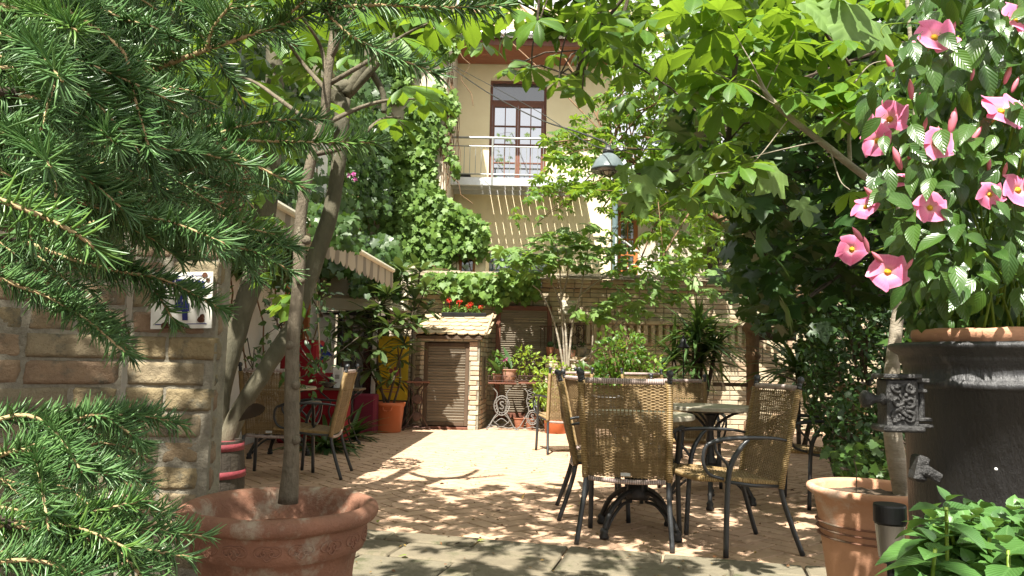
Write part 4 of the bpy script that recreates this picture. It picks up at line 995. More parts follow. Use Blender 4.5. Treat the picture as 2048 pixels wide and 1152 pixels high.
# sapling trunk tree in it
def trunk(mb,P,r,n=12,kn=0):
    P=bez(P,max(12,len(P)*6)); r_=np.interp(np.linspace(0,1,len(P)),np.linspace(0,1,len(r)),r)*(1+np.array([.05*noise.noise(p*9)*2 for p in P]))
    mb.tube(P,r_,n)
    return P
base=Vector((pc.x+.012,pc.y,H-.09)); TY=2.08
s1=thing('potted_chestnut_sapling','slender speckled sapling trunk rising from the large terracotta pot','tree',tuple(base)); O=Vector(base)
m=MB(); tp=[at(576,1006,TY)-O,at(583,900,TY)-O,at(585,700,TY)-O,at(597,560,TY+.01)-O,at(603,420,TY+.02)-O,at(628,300,TY+.02)-O,at(648,240,TY+.03)-O,at(655,160,TY+.03)-O,at(668,60,TY+.05)-O,at(680,-60,TY+.1)-O]
trunk(m,tp,[.027,.021,.018,.0175,.0165,.0145,.0135,.013,.011,.009],14)
for z,px in((690,578),(770,592),(880,590),(940,575),(560,600),(480,612)):
    c=at(px,z,TY-.015)-O; m.lathe([(.012,-.01),(.014,0),(.008,.006),(0,.008)],c,8,Vector((random.uniform(-1,1),-1,.2)).to_track_quat('Z','Y').to_matrix())
def twig(mb,P,r0,r1,n=7): P=bez(P,12); mb.tube(P,np.linspace(r0,r1,len(P)),n); return P
tw=[[(655,170),(740,120),(800,75),(860,45)],[(652,180),(600,120),(560,60)],[(660,120),(700,40),(720,-40)],[(646,250),(720,215),(780,200),(830,198)],[(640,262),(560,200),(500,160),(420,140)],[(625,310),(700,290),(760,240),(800,235)],[(668,60),(760,0),(850,-40)],[(655,160),(640,90),(600,30)]]
for q in tw: twig(m,[at(x,y,TY+.04+.12*i*random.uniform(-1,1))-O for i,(x,y) in enumerate(q)],.008,.003)
m.build('trunk',mt['stake'],s1,True)
m=MB(); lp=np.array([tuple(at(x,y,TY+d)-O) for x,y,d in((812,172,-.05),(792,238,.0),(848,196,.1),(420,150,-.1),(350,62,.1),(870,60,.25),(380,110,.15),(560,60,.2),(600,30,.1),(720,20,.1),(860,40,0),(800,75,.2),(300,70,.3),(500,160,.2),(930,30,.3),(760,-20,.3),(700,110,.4),(470,20,.3),(850,100,.35),(620,200,.3))])
palmate(m,lp,.135,tilt=.25,T=CH_N); m.build('crown',mt['f_chest'],s1)
# pot right
rc=at(1742,972,2.95); rp_=pot('tall_pale_terracotta_pot','tall pale peach terracotta pot with three grooves right of the stone border',(rc.x,rc.y,0),.222,rc.z,mt['terra_pale'],rim=.075,taper=.62,wall=.11,lip=.03)
m=MB()
for k in range(3): 
    z=rc.z-.135-k*.026; rr=.2225*(.62+.38*(z/rc.z)*.96)+.0035
    m.lathe([(rr-.004,-.003),(rr+.001,0),(rr-.004,.003)],(0,0,z),48)
m.build('groove_ring',mt['terra_old'],rp_,True)
s2=thing('potted_horse_chestnut','young chestnut with pale peeling trunk growing from the tall pale pot on the right','tree',(rc.x+.1,rc.y,rc.z-.05)); O=Vector(s2.location)
m=MB(); TY2=2.95
trunk(m,[at(1812,1010,TY2)-O,at(1795,930,TY2)-O,at(1785,860,TY2)-O,at(1783,760,TY2)-O,at(1792,660,TY2)-O,at(1803,560,TY2)-O,at(1806,440,TY2+.02)-O,at(1790,400,TY2+.03)-O],[.038,.036,.033,.028,.024,.020,.016,.014],14)
trunk(m,[at(1800,430,TY2)-O,at(1770,385,TY2)-O,at(1700,330,TY2-.02)-O,at(1640,282,TY2-.05)-O,at(1580,235,TY2-.08)-O,at(1535,190,TY2-.1)-O,at(1515,150,TY2-.12)-O],[.018,.016,.014,.013,.012,.010,.006],10)
trunk(m,[at(1700,330,TY2)-O,at(1698,250,TY2)-O,at(1705,170,TY2+.05)-O],[.009,.007,.005],8)
tw2=[[(1535,190),(1500,120),(1440,20)],[(1560,215),(1500,180),(1420,140)],[(1530,185),(1560,120),(1590,60)],[(1580,235),(1500,330),(1420,350)],[(1640,282),(1560,300),(1500,315)],[(1705,170),(1740,130),(1780,120)],[(1700,250),(1640,210),(1600,180)],[(1540,195),(1500,160),(1460,165)],[(1660,300),(1680,360),(1700,380)]]
for q in tw2: twig(m,[at(x,y,TY2-.1+.1*random.uniform(-1,1))-O for i,(x,y) in enumerate(q)],.003,.0015,6)
tpt=trunk(m,[at(1800,430,TY2)-O,at(1830,250,TY2+.1)-O,at(1822,100,TY2+.1)-O,at(1812,-30,TY2+.1)-O],[.012,.010,.009,.008],8)
m.build('trunk',mt['bark_pale'],s2,True)
m=MB(); lp=[]
for x,y,d in((1440,22,-.15),(1425,60,-.1),(1500,60,0),(1590,62,-.05),(1570,30,.1),(1420,148,-.1),(1390,165,.1),(1465,165,-.2),(1500,140,-.1),(1540,130,0),(1600,185,-.1),(1585,150,.1),(1690,165,-.1),(1720,150,.0),(1780,125,-.15),(1660,200,0),(1705,235,.1),(1560,210,.2),(1510,220,.1),(1480,330,-.1),(1430,345,0),(1700,385,.1),(1610,95,.2),(1650,110,.1),(1530,20,.2),(1380,25,.1),(1330,20,.2)): lp.append(tuple(at(x,y,TY2+d)-O))
palmate(m,np.array(lp),.165,tilt=.30,T=CH_N); palmate(m,region([(1330,-60),(1800,-60),(1800,230),(1690,270),(1560,230),(1440,300),(1360,200)],2.7,3.7,62)-np.array(O),.15,tilt=.35,T=CH_N); m.build('crown',mt['f_chest'],s2)
c=at(1712,968,2.85); stk=thing('dry_twig','thin dry twig sticking up out of the tall pale pot','twig',tuple(c)); MB().tube([(0,0,-.03),(.004,0,.05),(-.006,0,.09)],.0022,5).build('stem',mt['stake'],stk)
# ================================================================ CAST IRON PLANTER
dc=at(2016,760,2.12); dr_=.262
dp=thing('cast_iron_stove_planter','black cast iron stove drum with ornate latch box used as a planter','planter',(dc.x,dc.y,0))
lipz=at(1790,690,2.1).z+.005
bandz=at(1960,772,1.87).z
prf=[(0,.0),(.30,0),(.30,.04),(dr_-.004,.07),(dr_-.006,.45),(dr_,bandz-.014),(dr_+.006,bandz-.012),(dr_+.010,bandz-.004),(dr_+.010,bandz+.004),(dr_+.004,bandz+.012),(dr_,bandz+.014),(dr_,lipz-.058),(dr_+.008,lipz-.05),(dr_+.009,lipz-.04),(dr_+.012,lipz-.03),(dr_+.034,lipz-.016),(dr_+.038,lipz-.010),(dr_+.039,lipz-.003),(dr_+.03,lipz+.003),(0,lipz+.002)]
m=MB().lathe(prf,n=110); m.jitter(.0018,14); m.build('drum',mt['cast'],dp,True)
# latch box on the left silhouette, facing camera-left
lb_=at(1795,805,2.02); Lo=Vector((lb_.x,lb_.y,lb_.z))-Vector((dc.x,dc.y,0))
u=2.02/FPX # metres per px
m=MB(); m.box(Lo,(62*u,.06,92*u),None,.004)
m.box(Lo+Vector((-2*u,-.004,52*u)),(76*u,.075,9*u),None,.003); m.box(Lo+Vector((-2*u,-.004,-50*u)),(82*u,.078,13*u),None,.005); m.box(Lo+Vector((40*u,0,44*u)),(34*u,.05,9*u),None,.003); m.box(Lo+Vector((38*u,0,24*u)),(26*u,.05,8*u),None,.003); m.box(Lo+Vector((42*u,0,-32*u)),(34*u,.05,8*u),None,.003); m.box(Lo+Vector((44*u,0,-44*u)),(32*u,.055,8*u),None,.003)
m.tube([Lo+Vector((44*u,-.005,-30*u)),Lo+Vector((44*u,-.005,44*u))],7*u,10)
lo_=m.build('latch_box',mt['cast_bright'],dp)
m=MB()
def curl(cx,cz,r,t0,turns,s=1,rr=4.2):
    P=[]
    for q in np.linspace(0,1,16):
        th=t0+s*q*turns*6.283; rad=r*(1-.75*q); P.append(Lo+Vector(((cx+rad*math.cos(th))*u,-.031,(cz+rad*math.sin(th))*u)))
    m.tube(P,np.linspace(rr,rr*.6,16)*u,7)
for a in((-12,-26,15,0,1.2,1),(10,-28,13,2,1.1,-1),(-12,4,13,1,1.1,-1),(12,2,12,4,1.2,1),(-10,30,12,3,1.0,1),(13,30,11,0,1.1,-1),(0,16,8,2,.9,1,3),(0,-12,9,5,.9,-1,3)): curl(*a)
for k in range(10): c=Lo+Vector((random.uniform(-22,22)*u,-.032,random.uniform(-38,40)*u)); m.lathe([(0,-4*u),(4.5*u,-2*u),(5*u,1*u),(3*u,4*u),(0,5*u)],c,8)
m.build('relief',mt['cast_bright'],lo_,True)
kn=Lo+Vector((-32*u,-.01,6*u)); rt=Matrix.Rotation(R(-90),3,'Y')
m=MB().lathe([(0,-2*u),(12*u,-1*u),(12*u,3*u),(7*u,8*u),(8*u,18*u),(13*u,26*u),(17*u,32*u),(17*u,38*u),(11*u,43*u),(0,44*u)],kn,18,rt); m.build('knob',mt['cast_bright'],dp,True)
m=MB(); c=Lo+Vector((42*u,.01,-128*u)); 
m.box(c,(26*u,.05,52*u),Matrix.Rotation(R(12),3,'Y'),.008); m.box(c+Vector((16*u,-.012,-8*u)),(40*u,.05,20*u),Matrix.Rotation(R(28),3,'Y'),.006); m.jitter(.006,40); m.build('hinge_lug',mt['cast_bright'],dp)
m=MB()
for x,y in((1992,938),): 
    c=at(x,y,dc.y-dr_*.98-.0)-Vector((dc.x,dc.y,0)); m.lathe([(0,-.004),(.0038,-.002),(.0038,.002),(0,.004)],c,8)
m.build('rivet',mt['white'],dp)
bowl=thing('terracotta_bowl','sun bleached terracotta planting bowl set inside the rim of the black iron drum','bowl',(dc.x,dc.y,lipz+.004))
m=MB().lathe([(0,0),(.235,0),(.238,.025),(.236,.036),(.222,.038),(.212,.02),(0,.02)],n=80); m.jitter(.0035,16); m.build('bowl',mt['terra_pale'],bowl,True)
# ================================================================ MANDEVILLA
mv=thing('pink_flowering_mandevilla','tall glossy climber with large pink trumpet flowers growing from the iron drum planter','flowering plant',(dc.x,dc.y,lipz+.02)); O=Vector(mv.location); O_=np.array(O)
MP=[(1700,40),(1790,0),(1800,-60),(2200,-60),(2200,660),(1815,660),(1830,560),(1790,500),(1760,420),(1745,330),(1735,240),(1745,130)]
def mpt(n):
    out=[]
    while len(out)<n:
        x=rng.uniform(1690,2180);y=rng.uniform(-60,668)
        left=np.interp(y,[-60,60,160,300,420,520,668],[1830,1840,1745,1735,1770,1800,1822])
        if x<left: continue
        if noise.noise(Vector((x*.012,y*.012,2)))<-.28 and x<1980: continue
        out.append(tuple(at(x,min(y,640) if y>600 else y,rng.uniform(1.80,2.55) if y<590 else rng.uniform(2.1,2.6))))
    return np.array(out)
P=mpt(2300); c_=np.array([dc.x+.12,dc.y+.12,0]); rad=P-c_; rad[:,2]=0
Nn=nrm(nrm(rad)*.75+np.array([-.05,-.45,.75])+rv(len(P),.4)); D=nrm(nrm(rad)*.4+np.array([0,0,-.75])+rv(len(P),.45))
m=MB().scatter(MAND,frames(D,Nn),rng.uniform(.045,.088,len(P)),P-O_); m.build('leaves',mt['f_mand'],mv)
m=MB()
for k in range(26):
    a=Vector((dc.x+rng.normal()*.08,dc.y+rng.normal()*.06,lipz+.02)); b=Vector(mpt(1)[0]); mid=(a+b)/2+Vector((rng.normal()*.05,rng.normal()*.05,.05)); m.tube(bez([a-O,mid-O,b-O],10),.0035,5)
m.tube(bez([at(1868,90,2.0)-O,at(1850,50,2.0)-O,at(1780,48,1.98)-O,at(1762,60,1.98)-O,at(1768,75,1.98)-O],14),.0018,5)
m.build('stems',mt['f_lime'],mv)
def flower_mb(mb,th,c,ax,S,roll):
    ax=Vector(ax).normalized(); q=ax.to_track_quat('Z','Y').to_matrix()@Matrix.Rotation(roll,3,'Z'); q=np.array(q); c=np.array(c)
    for k in range(5):
        a=k*2*math.pi/5; ca,sa=math.cos(a),math.sin(a); V=[];F=[];UVf=[];n=6; bend=random.uniform(-.12,.16)
        for i in range(n+1):
            t=i/n; r=.10+t*.80; hw=(.10+.62*math.sin(min(1,t)*2.25)**.9)*(.55+.6*t)*.86; z=.30*(1-math.exp(-t*4))-.12*t*t
            for j in(-1,-.5,0,.5,1):
                x=r*(1-.10*abs(j)*t); y=j*hw+ .13*t; zz=z+.09*math.sin(j*2.2+k*1.7+S*900)*t+.05*j*t+bend*t*t; UVf.append((j*.5+k*.37,t))
                V.append((x*ca-y*sa,x*sa+y*ca,zz))
        for i in range(n):
            for j in range(4): p=i*5+j; F.append((p,p+1,p+6,p+5))
        mb.add((np.array(V)*S)@q.T+c,F,UVf)
    mb.lathe([(.035*S,-.75*S),(.05*S,-.35*S),(.12*S,-.05*S),(.13*S,.06*S)],c,10,q)
    th.lathe([(.17*S,.13*S),(.12*S,.08*S),(0,.03*S)],c,10,q)
FL=[(1868,78,56,(-.1,-.9,.35)),(2028,42,55,(.3,-.9,.3)),(1780,240,46,(-.5,-.8,.1)),(1757,282,44,(-.85,-.45,0)),(1870,290,44,(.05,-1,.1)),(2000,226,58,(.1,-.85,.45)),(2035,240,44,(.5,-.8,.2)),(1858,417,46,(.0,-1,.12)),(1790,367,36,(-.3,-.6,.8)),(1733,415,36,(-.8,-.5,.3)),(1978,390,34,(-.1,-.9,-.1)),(2033,382,46,(.1,-.95,.2)),(1705,500,40,(-.7,-.7,.1)),(1775,545,48,(-.35,-.9,.1))]
for x,y,s_,ax in FL:
    m=MB();th=MB(); Yd=1.84 if x>1800 else 1.92; flower_mb(m,th,at(x,y,Yd)-O,ax,s_/FPX*Yd*.82*random.uniform(.92,1.05),random.uniform(0,1.2)); f=m.build('flower',mt['petal'],mv,True); th.build('flower_throat',mt['throat'],f,True)
    if x<1740: 
        mm=MB(); c=at(x,y,Yd)-O; mm.tube(bez([c,c+Vector((.06,.03,0)),c+Vector((.12,.06,.02))],8),.002,5); mm.build('stalk',mt['f_lime'],f)
for x,y,ln,a in((1903,62,34,70),(1780,128,34,120),(1822,180,36,100),(1840,205,34,95),(1905,245,50,82),(1795,318,44,115),(1828,300,40,60),(1877,268,26,95),(1905,115,26,85),(2015,150,36,75),(1952,270,34,60),(1850,250,26,80),(1742,388,34,140),(1716,470,34,130),(1733,490,30,110),(1755,515,30,140),(1978,330,26,90),(2010,340,26,80),(1818,530,24,60),(2030,170,30,70),(1945,150,22,80)):
    d=Vector((math.cos(R(a)),-.2,math.sin(R(a)))).normalized(); c=at(x,y,1.86)-O; L=ln/FPX*1.86*1.15; m=MB()
    m.lathe([(0,-L*.5),(L*.09,-L*.4),(L*.13,-L*.15),(L*.15,L*.1),(L*.09,L*.35),(0,L*.55)],c,8,d.to_track_quat('Z','Y').to_matrix()); m.build('bud',mt['bud'],mv,True)
# ================================================================ MINT-LIKE PLANT, bottom right
mp=thing('bushy_lantana','bright green bushy plant with toothed veined leaves in the bottom right corner','plant',tuple(at(2000,1300,1.45))); O=Vector(mp.location);O_=np.array(O)
m=MB();st=MB()
for k in range(92):
    x=rng.uniform(1835,2130);topy=np.interp(x,[1790,1825,1860,1900,1960,2048,2130],[1125,1060,1010,985,1010,1005,1010]); y=topy+20+abs(rng.normal())*95
    if k<16: y=topy+14
    Yd=1.42+rng.uniform(-.16,.22)-(y-1000)/1200; c=np.array(at(x,y,Yd)); a0=rng.uniform(0,3.14); up=nrm(np.array([0,-.15,1])+rv(1,.18)[0])
    n_=4; 
    for lv_ in range(3):
        sz=(.034,.062,.088)[lv_]*rng.uniform(.85,1.1); el=(.9,.35,-.05)[lv_]
        for s in(0,1):
            a=a0+lv_*1.57+s*3.1416+rng.normal()*.15; d=np.array([math.cos(a),math.sin(a),0])*math.cos(el)+up*math.sin(el); nn_=up*math.cos(el)-np.array([math.cos(a),math.sin(a),0])*math.sin(el)
            m.scatter(OV_N,frames(d[None],nn_[None]+rv(1,.08)),np.array([[sz*1.15,sz,sz]]),(c-up*.018*lv_-O_)[None])
    st.tube([Vector(c-up*.01)-O,Vector(c)-O-Vector((rng.normal()*.02,-.01,.22))],.003,5)
m.build('leaves',mt['f_mint'],mp); st.build('stems',mt['f_lime'],mp)
# solar light
sl_=at(1779,1010,1.62); so2=thing('solar_garden_light','small solar garden light with black cap before the tall pale pot','garden light',(sl_.x,sl_.y,sl_.z-.3)); k=1.62/FPX
m=MB().lathe([(0,.302),(29*k,.302),(30*k,.298),(30*k,.30-32*k),(28*k,.298-33*k),(0,.298-33*k)],n=32); m.build('cap',mt['black'],so2)
gm,t_,b_=M_('frosted_plastic'); b_.inputs['Base Color'].default_value=(.20,.175,.14,1); b_.inputs['Roughness'].default_value=.25; b_.inputs['Transmission Weight'].default_value=.35; b_.inputs['IOR'].default_value=1.3
m=MB(); pr=[(28*k,.297-33*k),(22*k,.295-95*k),(19*k,.295-100*k),(0,.295-100*k)]; m.lathe(pr,n=32); m.build('lens',gm,so2)
m=MB().lathe([(8*k,.19),(8*k,.0),(0,-.1)],n=10); m.lathe([(0,.295-105*k),(20*k,.295-104*k),(20*k,.295-100.5*k),(0,.295-100.5*k)],n=20); m.build('stake',mt['black'],so2)
# ================================================================ BARREL AND TREE
bc=at(428,890,4.55); bz=at(440,882,4.5).z; br=.185
ba=thing('wooden_barrel','old dark wooden barrel planter with faded red hoops beside the brick pillar','barrel',(bc.x,bc.y,0))
m=MB(); ns=20
for i in range(ns):
    a0=i*2*math.pi/ns; a1=a0+2*math.pi/ns*.965
    V=[];F=[]; zs=np.linspace(0,bz,7)
    for z in zs:
        rr=br*(1-.13*((z/bz-.5)*2)**2)
        for a in(a0,(a0+a1)/2,a1): V.append((rr*math.cos(a),rr*math.sin(a),z))
        for a in(a1,a0): V.append(((rr-.02)*math.cos(a),(rr-.02)*math.sin(a),z))
    for q in range(6):
        for j in range(5): F.append((q*5+j,q*5+(j+1)%5,q*5+5+(j+1)%5,q*5+5+j))
    F.append((30,31,32,33,34)); m.add(V,F)
m.build('staves',mt['stave'],ba)
for z in(bz-.035,bz-.19,bz*.4,.06):
    rr=br*(1-.13*((z/bz-.5)*2)**2)+.003; MB().lathe([(rr-.004,-.02),(rr+.003,-.02),(rr+.003,.02),(rr-.004,.02)],(0,0,z),40).build('hoop',mt['hoop'],ba,True)
MB().lathe([(0,bz-.03),(br*.84,bz-.04)],n=24).build('soil',mt['soil'],ba)
bt=thing('barrel_tree','forked smooth grey green tree growing out of the barrel with pollarded upper branches','tree',(bc.x,bc.y,bz-.05)); O=Vector(bt.location)
Y=4.7
m=MB(); A_=lambda l:[at(x,y,Y+d)-O for x,y,d in l]
trunk(m,A_([(425,905,0),(430,830,0),(450,740,.02),(480,640,.05),(510,540,.08),(530,420,.1),(545,260,.12),(550,120,.15),(545,-60,.2)]),[.095,.075,.068,.066,.07,.072,.066,.06,.055],16)
trunk(m,A_([(445,900,0),(480,820,0),(530,740,0),(590,640,.1),(630,520,.15),(662,420,.2),(680,300,.22),(685,200,.25)]),[.062,.056,.052,.052,.058,.052,.046,.056],16)
trunk(m,A_([(685,215,.25),(672,185,.25),(700,170,.25)]),[.056,.064,.045],12)
for q,r in(([(690,190,.25),(735,120,.25),(745,30,.3),(740,-60,.3)],[.045,.036,.03,.026]),([(700,185,.25),(755,125,.22),(800,60,.2),(825,20,.2)],[.032,.026,.022,.018]),([(675,185,.25),(620,130,.3),(590,60,.3)],[.04,.035,.03]),([(735,130,.25),(765,185,.3),(768,225,.3)],[.024,.02,.018])): trunk(m,A_(q),r,12)
trunk(m,A_([(425,820,1.3),(400,600,1.3),(360,400,1.2),(340,220,1.1),(332,60,1.0)]),[.1,.1,.09,.085,.085],14)
trunk(m,A_([(335,70,1.0),(322,20,1.0),(280,-30,1.0)]),[.085,.09,.06],12); trunk(m,A_([(328,30,1.0),(365,-10,1.0),(400,-60,1.0)]),[.07,.06,.05],12)
m.build('trunk',mt['bark'],bt,True)
# foliage of it: clusters high up and small evergreen sprays at mid height
m=MB(); P=np.concatenate([region([(280,-40),(660,-40),(640,150),(600,250),(560,420),(600,620),(500,600),(470,300),(300,140)],3.5,4.6,130),region([(540,-40),(880,-40),(880,30),(770,100),(640,170),(560,120)],3.2,4.1,62)])-np.array(O)
palmate(m,P,.13,tilt=.5); m.build('crown',mt['f_chest_far'],bt)
cam=thing('camellia_bush','dark glossy leafed bush behind the barrel tree trunks','bush',tuple(G(560,950))); O_=np.array(cam.location); m=MB();st=MB()
for poly,n in(([(570,650),(640,640),(735,680),(690,740),(620,800),(560,760)],150),([(470,690),(500,670),(540,720),(500,740)],25),([(510,560),(600,560),(600,700),(530,690)],110),([(430,560),(500,600),(470,680),(440,660)],50),([(600,560),(660,560),(700,650),(620,640)],60)):
    Pq=region(poly,4.9,5.8,n); D=nrm(rv(n)+np.array([.2,-.2,-.3])); Nn=np.array([0,-.3,1])+rv(n,.45); m.scatter(OV_F,frames(D,Nn),rng.uniform(.04,.075,n),Pq-O_)
    c0=Pq.mean(0)
    for q in Pq[::9]: st.tube([Vector(c0-O_)+Vector((0,0,-.1)),Vector(q-O_)],.004,4)
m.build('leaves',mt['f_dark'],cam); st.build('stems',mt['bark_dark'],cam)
MBb=MB(); c=at(505,825,4.3); lf_=thing('dead_leaf','large brown withered leaf hanging behind the barrel tree fork','leaf',tuple(c)); m=MB().scatter(OV_N,frames(np.array([[-.9,0,-.3]]),np.array([[0,.75,.65]])),np.array([.15]),np.array([[.07,0,.03]])); m.build('leaf_blade',mt['dead'],lf_)
# ================================================================ HANGING POT ON PILLAR, LEFT PLANTERS
def petunias(par,O_,poly,Y0,Y1,nl,nf,ls=.045,fs=.03,fm='petunia',lm='f_ivy'):
    P=region(poly,Y0,Y1,nl); D=nrm(rv(nl)+np.array([0,-.2,-.1])); m=MB().scatter(OV_F,frames(D,np.array([0,-.4,1])+rv(nl,.5)),rng.uniform(.6,1.2,nl)*ls,P-O_); m.build('foliage',mt[lm],par)
    if nf:
        P=region(poly,Y0-.05,Y1-.05,nf); m=MB()
        for k in range(5):
            a=k*1.2566; nn=nrm(np.array([0,-1,.25])+rv(nf,.3)); A=nrm(np.cross(nn,np.array([0,0,1.]))) ; B=np.cross(nn,A); m.scatter(OV_F,frames(A*math.cos(a)+B*math.sin(a),nn),np.array([[fs*1.6,fs,fs]]*nf),P-O_)
        m.build('blossoms',mt[fm],par)
hp=at(437,444,2.42); 
hpot=pot('brown_terracotta_pot','brown tapered terracotta pot on top of the brick pillar behind the spruce twigs',(hp.x,2.45,bp_.location.z+pz+.045),.088,.20,mt['terra_old'],rim=.22,taper=.6)
pe=thing('potted_petunia','small trailing petunia with pale and magenta blossoms above the brown pot on the pillar','flowering plant',(hp.x,2.45,pz+.24)); petunias(pe,np.array(pe.location),[(380,290),(470,285),(490,320),(380,330)],2.35,2.55,120,6,.03,.014)
pb=at(395,262,6.2); pb_=thing('petunia_window_box','flower box of white and purple petunias high on the left behind the pale trunk','flower box',tuple(pb)); MB().box((0,0,-.09),(.75,.22,.18),None,.01).build('box',mt['wood_brown'],pb_); petunias(pb_,np.array(pb_.location),[(290,215),(480,225),(480,285),(300,280)],6.1,6.4,260,14,.06,.03)
pb=at(205,125,5.0); pb_=thing('brown_planter_trough','brown planter trough with magenta petunias high on the left behind the spruce','flower box',tuple(pb)); MB().box((0,0,-.09),(.7,.25,.2),Matrix.Rotation(R(18),3,'Y'),.01).build('box',mt['wood_brown'],pb_); petunias(pb_,np.array(pb_.location),[(130,95),(240,100),(240,140),(140,150)],4.9,5.1,160,6,.06,.03)
bm=thing('sloping_beam','pale sloping timber beam high on the left behind the twigs','beam',tuple(at(400,205,6.0))); O=Vector(bm.location); MB().tube([at(330,160,6.3)-O,at(470,255,7.6)-O],.07,4).build('timber',mt['cream'],bm)
sj=thing('blue_window_shutter','small dark blue slatted shutter high on the left building','shutter',tuple(at(480,215,8.5)))
m=MB(); 
for k in range(9): m.box((0,0,-.22+k*.055),(.18,.03,.045),Matrix.Rotation(R(25),3,'X'))
m.box((-.1,0,0),(.02,.04,.52)); m.box((.1,0,0),(.02,.04,.52)); m.build('slats',mt['pipe'],sj)
pk=thing('trailing_geranium','sparse pink blossoms among the creeper left of the ivy wing','flowering plant',tuple(at(700,330,11))); petunias(pk,np.array(pk.location),[(560,120),(600,170),(715,310),(720,370),(690,350)],10.6,11.2,60,10,.07,.04,lm='f_ivy_dark')
# ================================================================ LEFT-BACK CLUTTER
q=at(632,750,9.3); rc_=thing('red_covered_cabinet','cabinet draped in red cloth in front of the orange door','cabinet',(q.x,q.y,0))
m=MB(); m.box((-.17,0,.62),(.42,.5,1.24),None,.03); m.box((.22,-.1,.42),(.40,.5,.84),None,.04); m.jitter(.012,5); m.build('cloth_cover',mt['red'],rc_)
q=at(648,705,9.0); bf=thing('blue_flag','small dark blue pennant on a thin white pole by the red cabinet','flag',(q.x,q.y,0)); 
m=MB(); z0=q.z; m.prism([(-.05,z0+.10),(.10,z0-.03),(-.04,z0-.10)],-.003,.003,lambda u,v,w:Vector((u,w,v))); m.build('pennant',mt['blue'],bf); tp=at(628,480,9.0); MB().tube([(-.02,0,0),(-.05,0,z0),(tp.x-q.x,0,tp.z)],.008,6).build('pole',mt['cream'],bf)
q=at(678,778,8.9); it=thing('dark_side_table','dark cast iron side table with small boxes on top behind the left armchair','side table',(q.x+.02,8.95,0)); zt=q.z
m=MB(); m.box((0,0,zt),(.5,.4,.025),None,.005); m.build('top',mt['wood_dark'],it)
def treadle_frame(mb,w0,w1,h,y,r=.009,ornate=True):
    for s in(-1,1):
        mb.tube(bez([(s*w1,y,0),(s*w1*.86,y,.05),(s*w0*.55,y,h*.30),(s*w0*.30,y,h*.42),(s*w0*.52,y,h*.62),(s*w0*.42,y,h*.8),(s*w0*.9,y,h*.93),(s*w0*1.1,y,h)],22),r,6)
        mb.tube(bez([(s*w1,y,0),(s*w1*1.05,y,.02),(s*w1*.9,y,.045),(s*w1*.5,y,.03),(0,y,.055)],12),r*.9,6)
        mb.lathe([(0,0),(r*2,0),(r*1.6,.02),(0,.025)],(s*w1,y,0),8)
m2=MB()
for y in(-.17,.17): treadle_frame(m2,.2,.2,zt-.012,y,.010)
m2.build('legs',mt['iron'],it,True)
q=at(677,730,8.9); bxw=thing('printed_white_box','white carton with small grey print on the dark side table','box',(q.x,8.9,zt+.0135)); MB().box((0,0,.12),(.11,.07,.24),None,.003).build('carton',mt['white'],bxw); m=MB()
for k in range(4): m.box((-.02+.013*k,-.0365,.13),(.008,.002,.05))
m.build('print',mt['ink_black'],bxw)
for k,(dx,h,mm,lab) in enumerate(((-.10,.16,'black','small black bottle left of the white carton on the dark side table'),(.14,.13,'cream','small cream jar right of the white carton on the dark side table'))):
    o=thing('bottle' if k==0 else 'jar',lab,'bottle' if k==0 else 'jar',(it.location.x+dx,8.85,zt+.0135)); MB().lathe([(0,0),(.025,0),(.028,.01),(.028,h*.6),(.012,h*.75),(.012,h),(0,h)],n=14).build('glass_body',mt[mm],o,True)
q=at(715,800,9.9); pt_=thing('pink_cloth_table','small table covered with a pink cloth behind the iron side table','table',(q.x,10.3,0)); m=MB().box((.02,.1,.27),(.30,.3,.54),None,.02); m.jitter(.012,6); m.build('cloth',mt['pink_cloth'],pt_)
q=at(785,740,11.3); yp=thing('yellow_poster_board','tall yellow poster board with faded dark print behind the loquat','poster',(q.x,11.35,0)); z0=at(785,800,11.35).z; z1=at(785,672,11.35).z
MB().box((0,0,(z0+z1)/2),(.46,.02,z1-z0),None,.003).build('sheet',mt['yellow'],yp)
m=MB(); 
for k in range(7): m.box((random.uniform(-.08,.08),-.0115,z0+.12+k*.035),(random.uniform(.12,.28),.002,.012))
for k in range(9): a=random.uniform(0,6.28); m.lathe([(0,-.001),(.03,0),(0,.001)],(.02+.05*math.cos(a),-.0125,z0+.42+.05*math.sin(a)),8,Matrix.Rotation(R(90),3,'X'))
m.build('print',mt['magenta'],yp)
MB().box((-.29,0,.75),(.06,.05,1.5)).build('white_edge',mt['white'],yp); MB().box((0,.01,z0/2),(.44,.02,z0-.01)).build('lower_board',mt['black'],yp)
# iron stand by the pier
q=at(832,765,11.2); st3=thing('iron_plant_stand','narrow wrought iron plant stand with empty wooden top left of the shed door','plant stand',(q.x,11.15,0),R(25)); h=q.z; m=MB(); treadle_frame(m,.15,.2,h,-.1,.011);treadle_frame(m,.15,.2,h,.1,.011)
for z in(.2,.45,.7): m.lathe([(.06,-.006),(.07,0),(.06,.006)],(0,-.1,z),14,Matrix.Rotation(R(90),3,'X'))
m.build('legs',mt['iron_rust'],st3,True); MB().box((0,0,h+.012),(.36,.28,.025),None,.004).build('top',mt['wood_brown'],st3)
